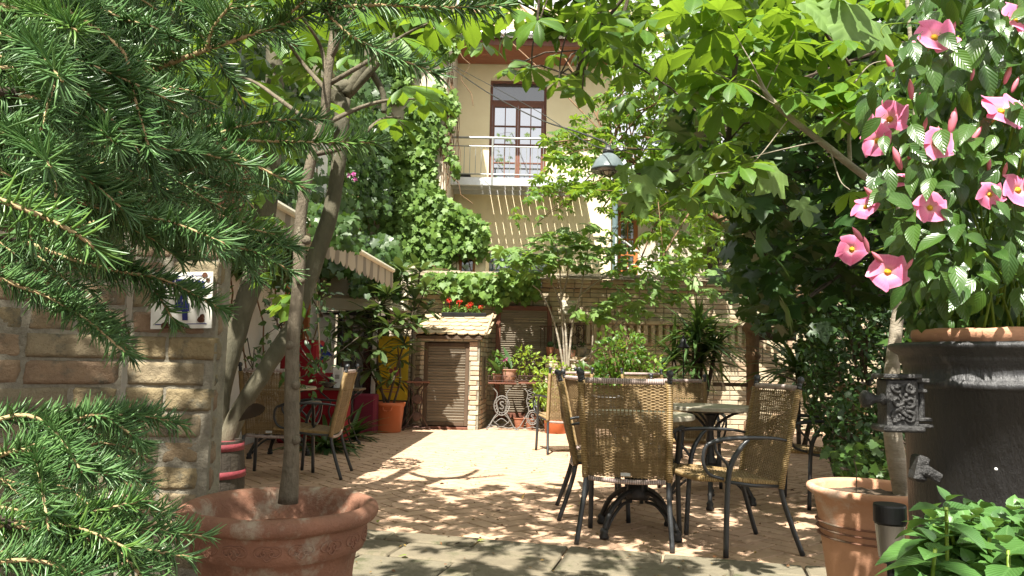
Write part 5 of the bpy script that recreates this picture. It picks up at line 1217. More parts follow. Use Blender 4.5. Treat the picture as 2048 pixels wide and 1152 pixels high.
# orange pot + loquat
q=G(772,866); Lr=.225; zt2=at(775,805,q.y).z
lp_=thing('orange_plastic_pot','large smooth orange plastic pot holding the big loquat','flower pot',(q.x,q.y+.15,0)); hq=zt2
MB().lathe([(0,0),(Lr*.80,0),(Lr*.82,.02),(Lr*.97,hq-.06),(Lr*1.02,hq-.055),(Lr*1.05,hq-.002),(Lr*1.0,hq),(Lr*.95,hq-.05),(Lr*.9,hq-.08),(0,hq-.07)],n=48).build('body',mt['plastic_pot'],lp_,True)
m=MB(); 
for s in(-1,1): m.tube([(s*.06+ .02,-Lr*.99,hq-.06),(s*.06+.02,-Lr*1.06,hq-.1),(.02,-Lr*1.07,hq-.115)],.008,6)
m.build('handle',mt['plastic_pot'],lp_,True)
lq=thing('loquat_tree','large leafed loquat with whorls of long leathery leaves in the orange plastic pot','tree',(q.x,q.y+.15,hq-.07)); O=Vector(lq.location);O_=np.array(O); m=MB();tr=MB()
tips=[(700,640,-.1),(690,700,0),(735,655,.2),(760,610,0),(800,640,-.2),(830,600,0),(790,560,.1),(855,620,.1),(835,650,-.1),(740,580,.3),(775,590,-.2),(815,570,.3),(720,690,-.2),(760,700,-.1),(810,690,0),(745,740,-.1),(840,545,.1),(805,545,-.1),(780,760,0),(765,650,.3),(690,655,.2),(825,625,.3),(780,655,-.2),(730,620,-.1),(800,720,.2),(760,545,.2),(795,600,.1),(850,580,-.1)]
mains=[]
for k_,(x,y) in enumerate(((762,610),(822,640),(712,690),(795,690))):
    b=Vector((q.x+(k_-1.5)*.035,q.y+.15+rng.normal()*.03,hq-.07)); e=at(x,y,q.y+.12); P_=bez([b,b*.5+e*.5+Vector((.05*(k_-1.5),0,-.05)),e],14); tr.tube([p-O for p in P_],np.linspace(.018,.010,len(P_)),8); mains+=P_[4:]
for i,(x,y,d) in enumerate(tips):
    c=np.array(at(x,y,q.y+.1+d)); n=rng.integers(12,18); a=np.linspace(0,6.283*(1-1/n),n)+rng.uniform(0,1); el=rng.uniform(-.5,.9,n) if y>600 else rng.uniform(-.1,1.1,n)
    D=np.stack([np.cos(a)*np.cos(el),np.sin(a)*np.cos(el),np.sin(el)],1); Nn=np.stack([-np.cos(a)*np.sin(el),-np.sin(a)*np.sin(el),np.cos(el)],1)
    m.scatter(LOQ,frames(D,Nn+rv(n,.1)),rng.uniform(.22,.36,n),np.tile(c-O_,(n,1)))
    cc=Vector(c); mp_=min(mains,key=lambda p:(p-cc).length+max(0,p.z-cc.z)*2); tr.tube(bez([mp_-O,(mp_*.5+cc*.5)+Vector((0,0,-.04))-O,cc-O],8),.007,6)
m.build('crown',mt['f_loquat'],lq); tr.build('trunk',mt['bark_dark'],lq,True)
# strap plants at left back
def strap(name,label,c,n,L,spread=1.0,mat='f_strap',stems=(),cat='plant',elo=.2,ehi=1.3,droop=STRAP,w=1.0):
    t=thing(name,label,cat,tuple(c)); m=MB(); 
    cs=[Vector((0,0,0))]+[Vector(s) for s in stems]
    cs=cs[1:] if stems else cs
    for s in cs:
        k=n//len(cs); a=rng.uniform(0,6.283,k); el=rng.uniform(elo,ehi,k); D=np.stack([np.cos(a)*np.cos(el)*spread,np.sin(a)*np.cos(el)*spread,np.sin(el)],1); Nn=np.stack([-np.cos(a)*np.sin(el),-np.sin(a)*np.sin(el),np.cos(el)],1)
        Ls=L*rng.uniform(.6,1.15,k); m.scatter(droop,frames(D,Nn+rv(k,.08)),np.stack([Ls*w,Ls,Ls],1),np.tile(np.array(s),(k,1)))
    m.build('leaves',mt[mat],t)
    if stems:
        m=MB()
        for s in cs: m.tube(bez([(s.x*.2,s.y*.2,-s.z*0),(s.x*.6,s.y*.6,s.z*.5),tuple(s)],8),.03,8)
        m.build('stem',mt['bark_dark'],t,True)
    return t
LV=STRAP
strap('spider_plant','arching strap leafed plant on the floor behind the sunlit left armchair',G(655,900,0),70,.62,w=1.5)
strap('clivia','broad strap leafed plant beside the dark side table legs',G(700,880,0)+Vector((0,.1,0)),40,.5,w=1.8,mat='f_dark')
# dracaena in front of wall
q=at(1385,722,10.6); strap('dracaena','spiky dracaena with long drooping leaves standing against the sunlit wall',(q.x,10.6,0),230,.72,stems=[(-.25,.1,1.1),(.1,0,1.55),(.35,.1,1.25),(.0,-.1,1.35),(.15,.1,1.05)],elo=-.25,ehi=1.35,cat='plant',w=1.2)
q=at(1330,770,9.8); strap('yucca','low yucca with stiff pointed leaves left of the dracaena',(q.x,9.8,.0),70,.65,stems=[(0,0,.62),(-.1,.1,.85)],elo=.0,ehi=1.2,w=1.2)
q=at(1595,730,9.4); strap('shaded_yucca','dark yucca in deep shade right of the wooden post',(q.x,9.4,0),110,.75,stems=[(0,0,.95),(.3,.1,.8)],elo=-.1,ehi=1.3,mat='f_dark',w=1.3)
q=at(2035,620,2.3); strap('narrow_leaf_plant','bright narrow leafed plant at the right edge beside the mandevilla',tuple(at(2060,640,2.3)),40,.22,w=1.5,mat='f_mint')
# wooden post
q=at(1505,700,9.9); wp=thing('turned_wooden_post','old turned wooden post standing before the wall right of the dracaena','post',(q.x,9.9,0)); zt=at(1505,636,9.9).z
MB().lathe([(0,0),(.12,0),(.12,.3),(.075,.33),(.085,.5),(.08,zt-.55),(.11,zt-.5),(.08,zt-.46),(.09,zt-.2),(.12,zt-.16),(.12,zt-.1),(.085,zt-.06),(.10,zt),(0,zt+.01)],n=20).build('post_shaft',mt['bark_brown'],wp,True)
MB().box((.32,.02,zt-.22),(.5,.12,.14),None,.01).build('bracket',mt['wood_dark'],wp)
MB().box((-.3,.0,.78),(.45,.06,.05),None,.004).build('side_board',mt['wood_dark'],wp)
q=at(1353,688,10.0); gl_=thing('bell_garden_lantern','small black bell shaped lantern on a thin stake left of the dracaena','lantern',(q.x,9.6,0)); z=at(1353,690,9.6).z
MB().lathe([(.085,z-.04),(.08,z-.02),(.04,z+.02),(.035,z+.07),(.01,z+.09),(.015,z+.12),(0,z+.13)],n=16).build('shade',mt['black'],gl_,True); MB().tube([(0,0,0),(0,0,z+.05)],.008,6).build('stake',mt['black'],gl_)
# ================================================================ TREADLE STANDS AND POTS
def treadle(label,x0p,x1p,emb,ornate):
    a=G(x0p,861);b=G(x1p,861); Yc=11.35; ax=at(x0p,861,Yc).x; bx_=at(x1p,861,Yc).x; cx=(ax+bx_)/2; w1=(bx_-ax)/2; h=at((x0p+x1p)/2,768,Yc).z
    t=thing('treadle_stand',label,'stand',(cx,Yc,0),0,'old sewing machine treadle stands')
    MB().box((0,.2,h+.012),(w1*2*(1.0),.5,.022),None,.004).build('top',mt['wood_brown'],t)
    for y in(0,.38):
        m=MB(); treadle_frame(m,w1*.8,w1,h,y,.0085)
        if y==0:
            zc=h*(.53 if not ornate else .28); ro=.115 if not ornate else .085
            el=lambda r1,r2,n=28:[(r1*math.cos(a),y-.004,zc+r2*math.sin(a)) for a in np.linspace(0,6.283,n)]
            m.tube(el(ro,ro*1.25),.009,6); m.tube(el(ro*.72,ro*.92),.006,6)
            for k in range(16): a=k*6.283/16; m.tube([(ro*.74*math.cos(a),y-.004,zc+ro*.94*math.sin(a)),(ro*math.cos(a+.15),y-.004,zc+ro*1.25*math.sin(a+.15))],.0045,5)
            text_mb(m,'S',ro*1.5,lambda X,Y_,Z:(X,y-.006+Z,zc+Y_),.004)
            if ornate:
                for r_ in range(5):
                    for s in(-1,1): m.tube([(s*.10*(1-r_*.08),y,h*(.50+r_*.09)),(0,y,h*(.545+r_*.09)),],.005,5); m.tube([(0,y,h*(.545+r_*.09)),(s*.08,y,h*(.59+r_*.09))],.005,5)
            else:
                for s in(-1,1): m.tube(bez([(s*.03,y,.06),(s*.12,y,.14),(s*.05,y,.22),(0,y,zc-ro*1.25)],10),.006,5)
            m.tube(bez([(-w1*.5,y,.1),(0,y,.17),(w1*.5,y,.1)],10),.006,5)
        m.build('leg_frame',mt['iron_grey'],t,True)
    m=MB()
    for z in(h+.05,h+.12): m.tube([(-w1*.98,-.04,z),(w1*.98,-.04,z),(w1*.98,.4,z),(-w1*.98,.4,z),(-w1*.98,-.04,z)],.005,5)
    for k in range(5): m.tube([(-w1*.98+w1*1.96*k/4,-.04,h+.023),(-w1*.98+w1*1.96*k/4,-.04,h+.12)],.004,5)
    m.build('wire_basket',mt['iron_rust'],t); return t,h,Yc
T1,hT,YT=treadle('grey iron treadle stand with oval emblem carrying potted plants, beside the shed',974,1031,1,False)
treadle('grey iron treadle stand with latticed frame beside the orange planter',1035,1094,1,True)
def plantmesh(par,O_,c,r,n,size,mat,T=OV_F,up=.6,sq=1.0,hang=0):
    c=np.array(c); v=nrm(rv(n))*np.cbrt(rng.uniform(.12,1,n))[:,None]*np.array([r,r,r*sq]); P=c+v
    D=nrm(v/r+rv(n,.5)+np.array([0,0,-hang])); m=MB().scatter(T,frames(D,np.array([0,-.25,up])+rv(n,.4)),rng.uniform(.6,1.2,n)*size,P-O_); return m.build('foliage',mt[mat],par)
def small(px,pyb,Y,r,h,lab,mat='terra_small',**k):
    c=at(px,pyb,Y); return pot('small_terracotta_pot',lab,(c.x,Y,k.pop('z',c.z)),r,h,mt[mat],n=24,**k)
zb=hT+.0235
s_a=small(994,765,11.45,.075,.13,'small terracotta pot at the left end of the emblem stand',z=zb)
s_b=small(1018,765,11.4,.115,.20,'medium terracotta pot in the middle of the emblem stand',z=zb)
for o_,(px,py,r,n,sz,mat,lab,nm) in ((s_a,(995,728,.17,90,.07,'f_ivy','small grey green bushy plant in the leftmost pot on the emblem stand','potted_bush')),(s_b,(1050,722,.22,160,.07,'f_lime','light green frothy bush leaning right on the emblem stand','leafy_houseplant'))):
    c=at(px,py,11.5); t=thing(nm,lab,'plant',(c.x,11.5,zb+.12)); plantmesh(t,np.array(t.location),c,r,n,sz,mat); MB().tube([(0,0,0),tuple(c-Vector(t.location))],.008,5).build('stem',mt['bark_brown'],t)
sn=strap('snake_plant','tall upright pointed snake plant leaf on the emblem stand',(s_b.location.x+.02,11.4,zb+.17),7,.42,elo=.9,ehi=1.35,w=2.6,mat='f_strap')
pf=thing('magenta_houseplant_flower','small magenta blossom among the pots on the emblem stand','flower',tuple(at(1011,722,11.3))); m=MB(); P=np.array([(0,0,0),(.02,0,.03),(-.03,0,.01)])
for k in range(6): m.scatter(OV_F,frames(nrm(rv(3)),rv(3)),np.full(3,.05),P)
m.build('petals',mt['petunia'],pf); MB().tube([(0,0,-.2),(0,0,0)],.004,5).build('stalk',mt['f_ivy'],pf)
sp_=strap('white_striped_leaf_plant','single broad pale striped leaf left of the magenta blossom',tuple(Vector((at(998,740,11.35).x,11.35,zb+.13))),3,.30,elo=1.1,ehi=1.5,w=5,mat='f_mint')
for px,py,r,lab in((1038,855,.09,'terracotta pot under the emblem stand on its right side'),(1060,858,.08,'terracotta pot on the ground under the latticed stand')): c=G(px,py); pot('small_terracotta_pot',lab,(c.x,11.6,0),r,.17,mt['terracotta'],n=24)
# orange square planter + lime bush
q=G(1112,868); op=pot('orange_planter','orange planter holding a lime green bush beside the latticed stand',(q.x,q.y+.15,0),.19,.30,mt['plastic_pot'],rim=.12,taper=.8)
t=thing('lime_green_bush','lime green upright bush with tiny pale flowers in the orange planter','bush',(q.x,q.y+.15,.26)); O_=np.array(t.location)
for (x,y,r,n) in((1085,760,.16,150),(1100,790,.18,170),(1100,730,.14,90),(1080,800,.12,80),(1105,830,.12,60),(1125,745,.12,60)): plantmesh(t,O_,at(x,y,q.y+.1),r,n,.065,'f_lime')
m=MB()
for k in range(9): c=at(rng.uniform(1075,1125),rng.uniform(725,800),q.y+.1); m.tube([(rng.normal()*.03,0,0),tuple(c-Vector(O_))],.006,5)
m.build('stems',mt['bark_brown'],t)
# green bushes before wall
for nm,lab,pts,mat,T,sz in(('euphorbia','dark green leafy plant with whorled leaves just above the nearest armchair top',[(1178,753,.15,120),(1205,751,.16,130),(1230,754,.14,90)],'f_mid',LOQ,.12),
  ('rose_bush','light green airy bush behind the distant armchairs',[(1240,705,.34,260),(1275,735,.25,160),(1225,700,.16,60),(1260,690,.22,100),(1240,750,.3,200)],'f_chest_far',OV_F,.075),
  ('yellow_green_bush','small yellowish green bush right of the airy bush',[(1300,735,.2,120),(1290,760,.2,100)],'f_lime',OV_F,.06)):
    c=at(pts[0][0],pts[0][1],9.9); t=thing(nm,lab,'plant',(c.x,9.9,0)); O_=np.array(t.location)
    m=MB()
    for (x,y,r,n) in pts:
        cc=at(x,y,9.9); plantmesh(t,O_,cc,r,n,sz,mat,T)
        for k in range(4): m.tube(bez([(rng.normal()*.04,rng.normal()*.04,0),((cc.x-c.x)*.6,0,cc.z*.5),tuple(cc-Vector(O_)+Vector((rng.normal()*.1,0,rng.normal()*.05)))],7),.008,5)
    m.build('stems',mt['bark_brown'],t)
# ================================================================ NICHE LEDGE WITH POTS, PLAQUE, IRON ORNAMENT
LYt=11.85; lx0=at(1091,712,LYt).x; lx1=at(1180,712,LYt).x; lz=at(1135,712,LYt).z
le=thing('brick_ledge','projecting brick ledge on the garden wall carrying a row of tiny pots','ledge',(lx0,LYt,0)); W=lx1-lx0
m=MB();mo=MB(); brickwork(m,mo,(0,0,0),(1,0,0),W,lz-.075,(0,-1,0),bl=.25,bh=.078,thick=.12,seed=31); brickwork(m,mo,(W,.115,0),(0,1,0),WY-LYt-.13,lz-.075,(1,0,0),bl=.25,bh=.078,thick=.12,seed=32); m.build('brick_face',mt['brick_light'],le); mo.build('mortar_core',mt['mortar'],le)
m=MB(); m.box((W/2,(WY-LYt)/2-.03,lz-.035),(W+.12,WY-LYt-.02,.05),None,.006); m.box((W/2,.06,lz-.27),(W+.16,.17,.035),None,.005); m.build('ledge_slab',mt['roof'],le)
for i,(px,wd,hh,mat,lab) in enumerate(((1100,.07,.145,'terracotta','rosy terracotta pot with dark cactus, leftmost on the brick ledge'),(1115,.055,.12,'terra_small','second tiny terracotta pot from the left on the brick ledge'),(1129,.06,.115,'terra_pale','middle small pale terracotta pot on the brick ledge'),(1145,.055,.11,'terra_small','small terracotta pot between the middle pot and the greenish pot on the ledge'),(1163,.085,.15,'mortar','wide greenish grey clay pot, rightmost on the brick ledge'))):
    c=at(px,712,LYt+.1); o_=pot('small_clay_pot',lab,(c.x,LYt+.1,lz-.008),wd,hh,mt[mat],n=22,rim=.25,taper=.68)
    t=thing('cactus' if i in(0,2) else 'succulent',('round dark cactus in the ','upright slender cactus in the ','tiny pale cactus in the ','small succulent in the ','spreading succulent in the ')[i]+('leftmost','second','middle','fourth','rightmost')[i]+' pot on the brick ledge','plant',(c.x,LYt+.1,lz+hh*.86))
    if i==0: m=MB().lathe([(0,0),(.035,.01),(.05,.05),(.04,.09),(0,.105)],n=12); m.jitter(.008,60); m.build('body',mt['f_dark'],t)
    elif i==1: m=MB().lathe([(0,0),(.018,.01),(.02,.06),(.015,.14),(0,.16)],n=8); m.build('body',mt['f_dark'],t)
    else: plantmesh(t,np.array(t.location),(c.x,LYt+.1,lz+hh+.02),.055,26,.05,'f_ivy_dark')
q0=at(1121,601,WY-.03);q1=at(1158,629,WY-.03); pq=thing('white_plaque','white wall plaque with faint grey writing above the brick ledge','sign',((q0.x+q1.x)/2,WY-.02,(q0.z+q1.z)/2)); pw=q1.x-q0.x;ph=q0.z-q1.z
MB().box((0,0,0),(pw,.02,ph),None,.003).build('panel',mt['cream'],pq); m=MB(); text_mb(m,'FOR',.065,lambda x,y,z:(x-pw*.27,-.0115-z*.2,y+ph*.26))
for k,(a,b) in enumerate(((-.02,.10),(-.12,.04),(-.1,.1),(-.06,.1))): m.box(((a+b)/2,-.0115,ph*.26-k*.052),(b-a,.002,.010))
m.build('lettering',mt['ink_black'],pq)
q=at(1150,672,12.1); io=thing('rusty_iron_ornament','rusty wrought iron scroll ornament hanging on the wall behind the tiny pots','ornament',(q.x,12.15,q.z)); m=MB()
for s in(-1,1):
    for cz,cx,r in((.12,.07,.06),(-.02,.10,.05),(-.14,.08,.055),(.02,.04,.04)):
        P=[(s*(cx+r*(1-.7*t)*math.cos(t*8)),-.01,cz+r*(1-.7*t)*math.sin(t*8)) for t in np.linspace(0,1,16)]; m.tube(P,.008,5)
m.tube([(-.14,0,.18),(.14,0,.18)],.01,5);m.tube([(-.14,0,-.2),(.14,0,-.2)],.01,5);m.tube([(-.14,0,-.2),(-.14,0,.18)],.009,5);m.tube([(.14,0,-.2),(.14,0,.18)],.009,5); m.build('scrollwork',mt['iron_rust'],io,True)
m=MB()
for k in range(9): x=-.55+k*.06; m.tube([(x,0,-.2),(x,0,.15)],.006,5)
m.tube([(-.58,0,.15),(-.05,0,.15)],.008,5); m.build('bars',mt['iron_rust'],io)
# geranium box on shed roof
gz_=top+.03; gb_=thing('geranium_trough','dark trough of scarlet geraniums on top of the shed roof','flower box',tuple(at(928,632,12.05))); gb_.location.z=gz_
MB().box((0,0,.02),(.72,.16,.07),None,.006).build('box',mt['black'],gb_)
O_=np.array(gb_.location); m=MB(); n=260; P=np.stack([rng.uniform(-.34,.34,n),rng.uniform(-.08,.08,n),.07+abs(rng.normal(0,.055,n))],1); m.scatter(OV_F,frames(nrm(rv(n)),np.array([0,-.3,1])+rv(n,.5)),np.array([[.055,.045,.045]]*n),P); m.build('foliage',mt['f_ivy'],gb_)
for px,py in((898,601),(919,604),(937,613),(962,615),(941,608)):
    c=at(px,py,12.0)-Vector(O_); n=46; v=nrm(rv(n)); m=MB().scatter(OV_F,frames(nrm(rv(n)),v),np.array([[.03,.022,.022]]*n),v*np.array([.042,.04,.03])+np.array(c)); m.tube([tuple(c),(c.x+random.uniform(-.03,.03),0,.06)],.004,5); m.build('flower_head',mt['geranium'],gb_)
# ================================================================ FIG SHRUB ON WALL
fg=thing('fig_tree','slim multi stemmed fig tree with bright lobed leaves rising above the tiny pots','tree',(at(1128,740,11.75).x,11.75,0)); O=Vector(fg.location);O_=np.array(O); YF=11.5
m=MB(); stems=[[(1132,770),(1128,700),(1122,600),(1118,520),(1105,470)],[(1130,750),(1110,650),(1085,590),(1065,570)],[(1135,750),(1145,650),(1160,590),(1172,520),(1180,470)],[(1135,740),(1128,640),(1100,560),(1050,520)],[(1150,730),(1190,700),(1230,650),(1250,610)],[(1122,600),(1135,550),(1132,500)],[(1160,590),(1200,560),(1240,540)],[(1140,720),(1180,720),(1185,640),(1180,610)],[(1230,660),(1310,590),(1380,570)]]
for s in stems: trunk(m,[at(x,y,YF+random.uniform(-.1,.1))-O for x,y in s],[.02,.016,.011,.008],7)
m.build('trunk',mt['bark_pale'],fg,True)
def figleaves(poly,n,Y0,Y1,size=.2,T=FIG):
    P=region(poly,Y0,Y1,n); D=nrm(rv(n)*np.array([1,1,.4])+np.array([0,-.4,-.35])); return P,frames(D,np.array([0,-.45,.9])+rv(n,.3)),rng.uniform(.6,1.15,n)*size
m=MB()
for poly,n in(([(985,500),(1040,490),(1100,500),(1110,545),(1040,550),(1000,530)],80),([(1060,470),(1180,440),(1260,500),(1265,548),(1180,540),(1080,520)],130),([(1150,600),(1215,605),(1210,640),(1150,640)],30),([(1215,560),(1320,550),(1330,600),(1270,640),(1220,630)],60),([(1300,520),(1420,500),(1440,590),(1330,600)],70)):
    P,M,S=figleaves(poly,n,10.9,11.9,.19); m.scatter(FIG,M,S,P-O_)
m.build('crown',mt['f_fig'],fg)
# ================================================================ LAMP AND CABLES
lc=at(1216,338,7.1); k=7.1/FPX; lm=thing('enamel_pendant_lamp','grey green enamel pendant lamp with wire cage hanging from the cable','lamp',tuple(lc))
MB().lathe([(36*k,-4*k),(35.5*k,0),(34*k,3*k),(26*k,18*k),(18*k,27*k),(11*k,31*k),(9*k,34*k),(8*k,33*k),(17*k,25*k),(25*k,16*k),(33*k,1*k),(35*k,-3.6*k)],n=40).build('shade',mt['enamel'],lm,True)
MB().lathe([(0,50*k),(5*k,49*k),(7*k,43*k),(11*k,38*k),(11*k,31*k),(0,30*k)],n=16).build('cap',mt['cast'],lm,True)
MB().lathe([(0,-12*k),(6*k,-10*k),(9*k,-2*k),(8*k,8*k),(5*k,16*k),(0,18*k)],n=14).build('bulb',mt['cream'],lm,True)
m=MB()
for q in range(8):
    a=q*math.pi/4; m.tube([(17*k*math.cos(a),17*k*math.sin(a),10*k),(16.5*k*math.cos(a),16.5*k*math.sin(a),-6*k),(10*k*math.cos(a),10*k*math.sin(a),-14*k),(0,0,-16*k)],.7*k,5)
for z,r in((0,17),(-7,16)): m.tube([(r*k*math.cos(a),r*k*math.sin(a),z*k) for a in np.linspace(0,6.283,24)],.7*k,5)
m.build('cage',mt['iron_rust'],lm)
for pts,lab in(([(880,118,14.9),(960,175,13),(1030,215,11.3),(1090,243,9.8),(1150,262,8.3),(1200,280,7.3),(1216,290,7.1)],'thicker black cable running from the ivy wall down to the pendant lamp'),([(880,118,14.92),(980,170,12.8),(1080,225,10.4),(1190,292,7.2),(1290,298,6.6),(1420,300,6.2)],'thin wire stretched from the ivy wall past the pendant lamp')):
    t=thing('overhead_cable',lab,'cable',tuple(at(*pts[0]))); O=Vector(t.location); MB().tube(bez([at(*p)-O for p in pts],40),.010 if 'thicker' in lab else .006,5).build('wire',mt['black'],t)
# ================================================================ TREES
def treebuild(name,label,base,tr,rt,regs,mat,size,kind='palm',bark='bark_dark',extra=None,hub=None,T=None,tilt=.5,wood=True):
    T=T or CH_F; t=thing(name,label,'tree',tuple(base)); O=Vector(base);O_=np.array(O); m=MB(); TP=trunk(m,[Vector(p)-O for p in tr],rt,14); lm_=MB(); hubs=[p+O for p in TP[len(TP)//3:]]
    for poly,Y0,Y1,n in regs:
        P=region(poly,Y0,Y1,n) if poly is not None else Y0(n)
        # thin by noise for gaps
        keep=np.array([noise.noise(Vector(p*.9))+noise.noise(Vector(p*2.7))*.5>-.22 for p in P]); P=P[keep]
        if kind=='palm': palmate(lm_,P-O_,size,tilt=tilt,T=T)
        else:
            k=len(P); D=nrm(rv(k)*np.array([1,1,.5])+np.array([0,-.3,-.4])); lm_.scatter(T,frames(D,np.array([0,-.35,.9])+rv(k,tilt)),rng.uniform(.6,1.2,k)*size,P-O_)
        if wood and len(P)>6:
            nb=max(2,len(P)//45)
            for b in range(nb):
                c=Vector(P[rng.integers(len(P))]); h=min(hubs,key=lambda q:(q-c).length+random.uniform(0,.6)); mid=(h+c)/2+Vector((rng.normal()*.1,rng.normal()*.1,.12)); m.tube(bez([h-O,mid-O,c-O],9),.012,6)
                for e in range(5):
                    d=Vector(P[rng.integers(len(P))]); 
                    if (d-c).length<1.1: m.tube([c-O,(c+d)/2-O+Vector((0,0,.04)),d-O],.005,4)
    m.build('trunk',mt[bark],t,True); lm_.build('crown',mt[mat],t); return t
# overhead horse chestnut, rooted right of the courtyard, with unseen leaves added to shade the foreground
def overhead(n):
    out=[]
    while len(out)<n:
        x=rng.uniform(-2.4,2.6);y=rng.uniform(-1.4,4.6);z=rng.uniform(3.0,4.6)
        sx=x+.2*z; sy=y+.6*z       # where its shadow falls on the ground
        if sy>6.45+.12*math.sin(sx*5)+noise.noise(Vector((sx*2,sy*2,0)))*.35: continue
        if sx>1.15 and sy<3.0: continue       # sun reaches the drum and flowers
        if sx>1.75 and 2.2<sy<4.0: continue
        if .95<sx<2.6 and 3.2<sy<5.0: continue
        e=(Vector((x,y,z))-CAM); 
        if y>.6 and e.z/e.y<.475: continue
        if sx<.2 and sy<1.9 and rng.random()<.75: continue
        g=noise.noise(Vector((sx*2.6,sy*2.2,7)))
        if g<-.02 and rng.random()<.86 and not(-1.7<sx<-.1 and 2.0<sy<3.2) and not(.3<sx<2.4 and 3.4<sy<6.4 and rng.random()<.6): continue
        out.append((x,y,z))
    return np.array(out)
def overhead2(n):  # mostly unseen leaves added above the right side to shade shrubs and paving
    out=[]
    while len(out)<n:
        x=rng.uniform(.6,5.2);y=rng.uniform(2.2,9);z=rng.uniform(3.6,5.6); sx=x+.2*z; sy=y+.6*z
        if sx<1.55+.25*noise.noise(Vector((sy,0,3))) or sy<4.9 or sy>(10.2 if x<3.2 else 12.2): continue
        if (z-EYE)/y<.40: continue
        out.append((x,y,z))
    return np.array(out)
b0=Vector((3.7,6.4,0))
treebuild('horse_chestnut','big horse chestnut whose hand shaped leaves hang over the top of the view',b0,[b0,b0+Vector((-.05,-.1,1.5)),b0+Vector((-.2,-.3,3)),b0+Vector((-1,-1.4,3.9)),b0+Vector((-2.4,-2.6,4.2)),b0+Vector((-4,-4,4.3))],[.16,.14,.12,.09,.06,.03],
 [(None,overhead,None,900),
  ([(700,-60),(1340,-60),(1330,60),(1180,105),(1090,50),(900,45),(880,60),(720,60)],2.9,4.3,100),
  ([(1180,60),(1300,-40),(1560,-40),(1600,200),(1500,330),(1330,300),(1210,160)],3.2,4.6,110),([(1300,40),(1600,-40),(1600,300),(1400,330)],4.6,7.0,60),(None,overhead2,None,1100),
  ([(1240,330),(1420,300),(1540,330),(1500,420),(1320,400)],4.2,6.0,40),
  ([(1000,100),(1180,90),(1180,160),(1020,150)],3.4,4.4,8)],'f_mid',.15,T=CH_M)
m=MB()
# separate low hanging near sprays of the same kind
t=bpy.data.objects['horse_chestnut']; O_=np.array(t.location); O=Vector(t.location)
m=MB(); lp=np.array([tuple(at(x,y,d)) for x,y,d in((1062,138,3.3),(1118,160,3.5),(1165,178,3.4),(1075,40,2.2),(1040,20,2.4),(925,70,4.2),(965,85,4.4),(1010,70,4.0),(890,60,4.1),(1120,60,3.6),(1190,90,3.8),(1240,60,3.6),(1150,30,3.2),(1200,120,4.0),(1330,110,3.6),(1290,60,3.4),(1250,150,4.0))])
palmate(m,lp-O_,.165,up=.8,tilt=.35,T=CH_N); m.build('low_sprays',mt['f_chest'],t)
for x,y,d in((1062,138,3.3),(1118,160,3.5),(1165,178,3.4),(1075,40,2.2),(925,70,4.2),(1010,70,4.0)):
    a=at(x,y,d); MB().tube(bez([a-O,a+Vector((.02,.0,.18))-O,a+Vector((.15,.1,.6))-O],8),.004,5).build('hanging_twig',mt['bark_dark'],t)
m=MB(); q=[at(1255,0,4.5),at(1240,60,4.5),at(1230,110,4.5)]; m.tube(bez([p-O for p in q],8),.012,5); m.build('hanging_twig',mt['bark_dark'],t)
# bright sunlit tree in front of the balcony right half
b1=Vector((5.2,11.6,0))
treebuild('sunlit_chestnut','sunlit pale green chestnut covering the right half of the balcony and facade',b1,[b1,b1+Vector((-.4,-.1,1.4)),b1+Vector((-1.2,-.2,2.6)),b1+Vector((-2.4,-.3,3.5)),b1+Vector((-3.7,-.4,4.3))],[.11,.10,.085,.06,.04],
 [([(1100,260),(1180,220),(1210,120),(1290,60),(1420,70),(1420,340),(1290,360),(1240,400),(1140,380),(1060,400),(1050,360),(1110,330)],10.2,12.1,820),
  ([(1020,410),(1100,360),(1160,370),(1140,430),(1060,460),(1025,450)],9.8,11.4,40),
  ([(1120,370),(1240,350),(1300,400),(1290,440),(1220,430)],9.6,11.5,70),
  ([(1260,380),(1480,360),(1500,545),(1300,545),(1280,480)],9.2,12.0,200),([(1200,440),(1340,400),(1350,545),(1215,545)],10.3,11.9,60),([(1190,110),(1290,90),(1300,260),(1200,270)],10.3,12,90),([(860,-40),(1350,-40),(1300,75),(1150,95),(1000,30),(880,50)],10.5,13.5,300),([(1080,270),(1160,240),(1190,330),(1110,350)],9.6,11.5,50)],'f_chest_far',.15,tilt=.55,bark='bark_brown')
# dark maple on the right
b2=Vector((5.0,8.3,0))
treebuild('shady_maple','dark leafed maple filling the right side above the wall and shrubs',b2,[b2,b2+Vector((-.1,0,1.5)),b2+Vector((-.2,-.2,3)),b2+Vector((-.6,-.4,5))],[.17,.15,.12,.07],
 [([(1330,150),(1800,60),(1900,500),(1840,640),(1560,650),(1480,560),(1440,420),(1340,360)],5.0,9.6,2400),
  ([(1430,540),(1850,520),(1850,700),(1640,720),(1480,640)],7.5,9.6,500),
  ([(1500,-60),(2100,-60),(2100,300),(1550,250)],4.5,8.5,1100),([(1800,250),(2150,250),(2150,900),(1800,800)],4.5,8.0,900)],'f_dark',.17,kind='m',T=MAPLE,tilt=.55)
b3=Vector((4.2,16.2,0))
treebuild('bright_maple_behind_wall','bright green maple growing behind the garden wall',b3,[b3,b3+Vector((0,0,2)),b3+Vector((.2,0,4)),b3+Vector((0,0,7))],[.2,.17,.13,.07],
 [([(1290,120),(1560,60),(1850,60),(1850,545),(1330,545),(1300,400)],13.6,17.5,3600)],'f_chest_far',.2,kind='m',T=MAPLE,tilt=.5)
b3=Vector((8.5,20,0))
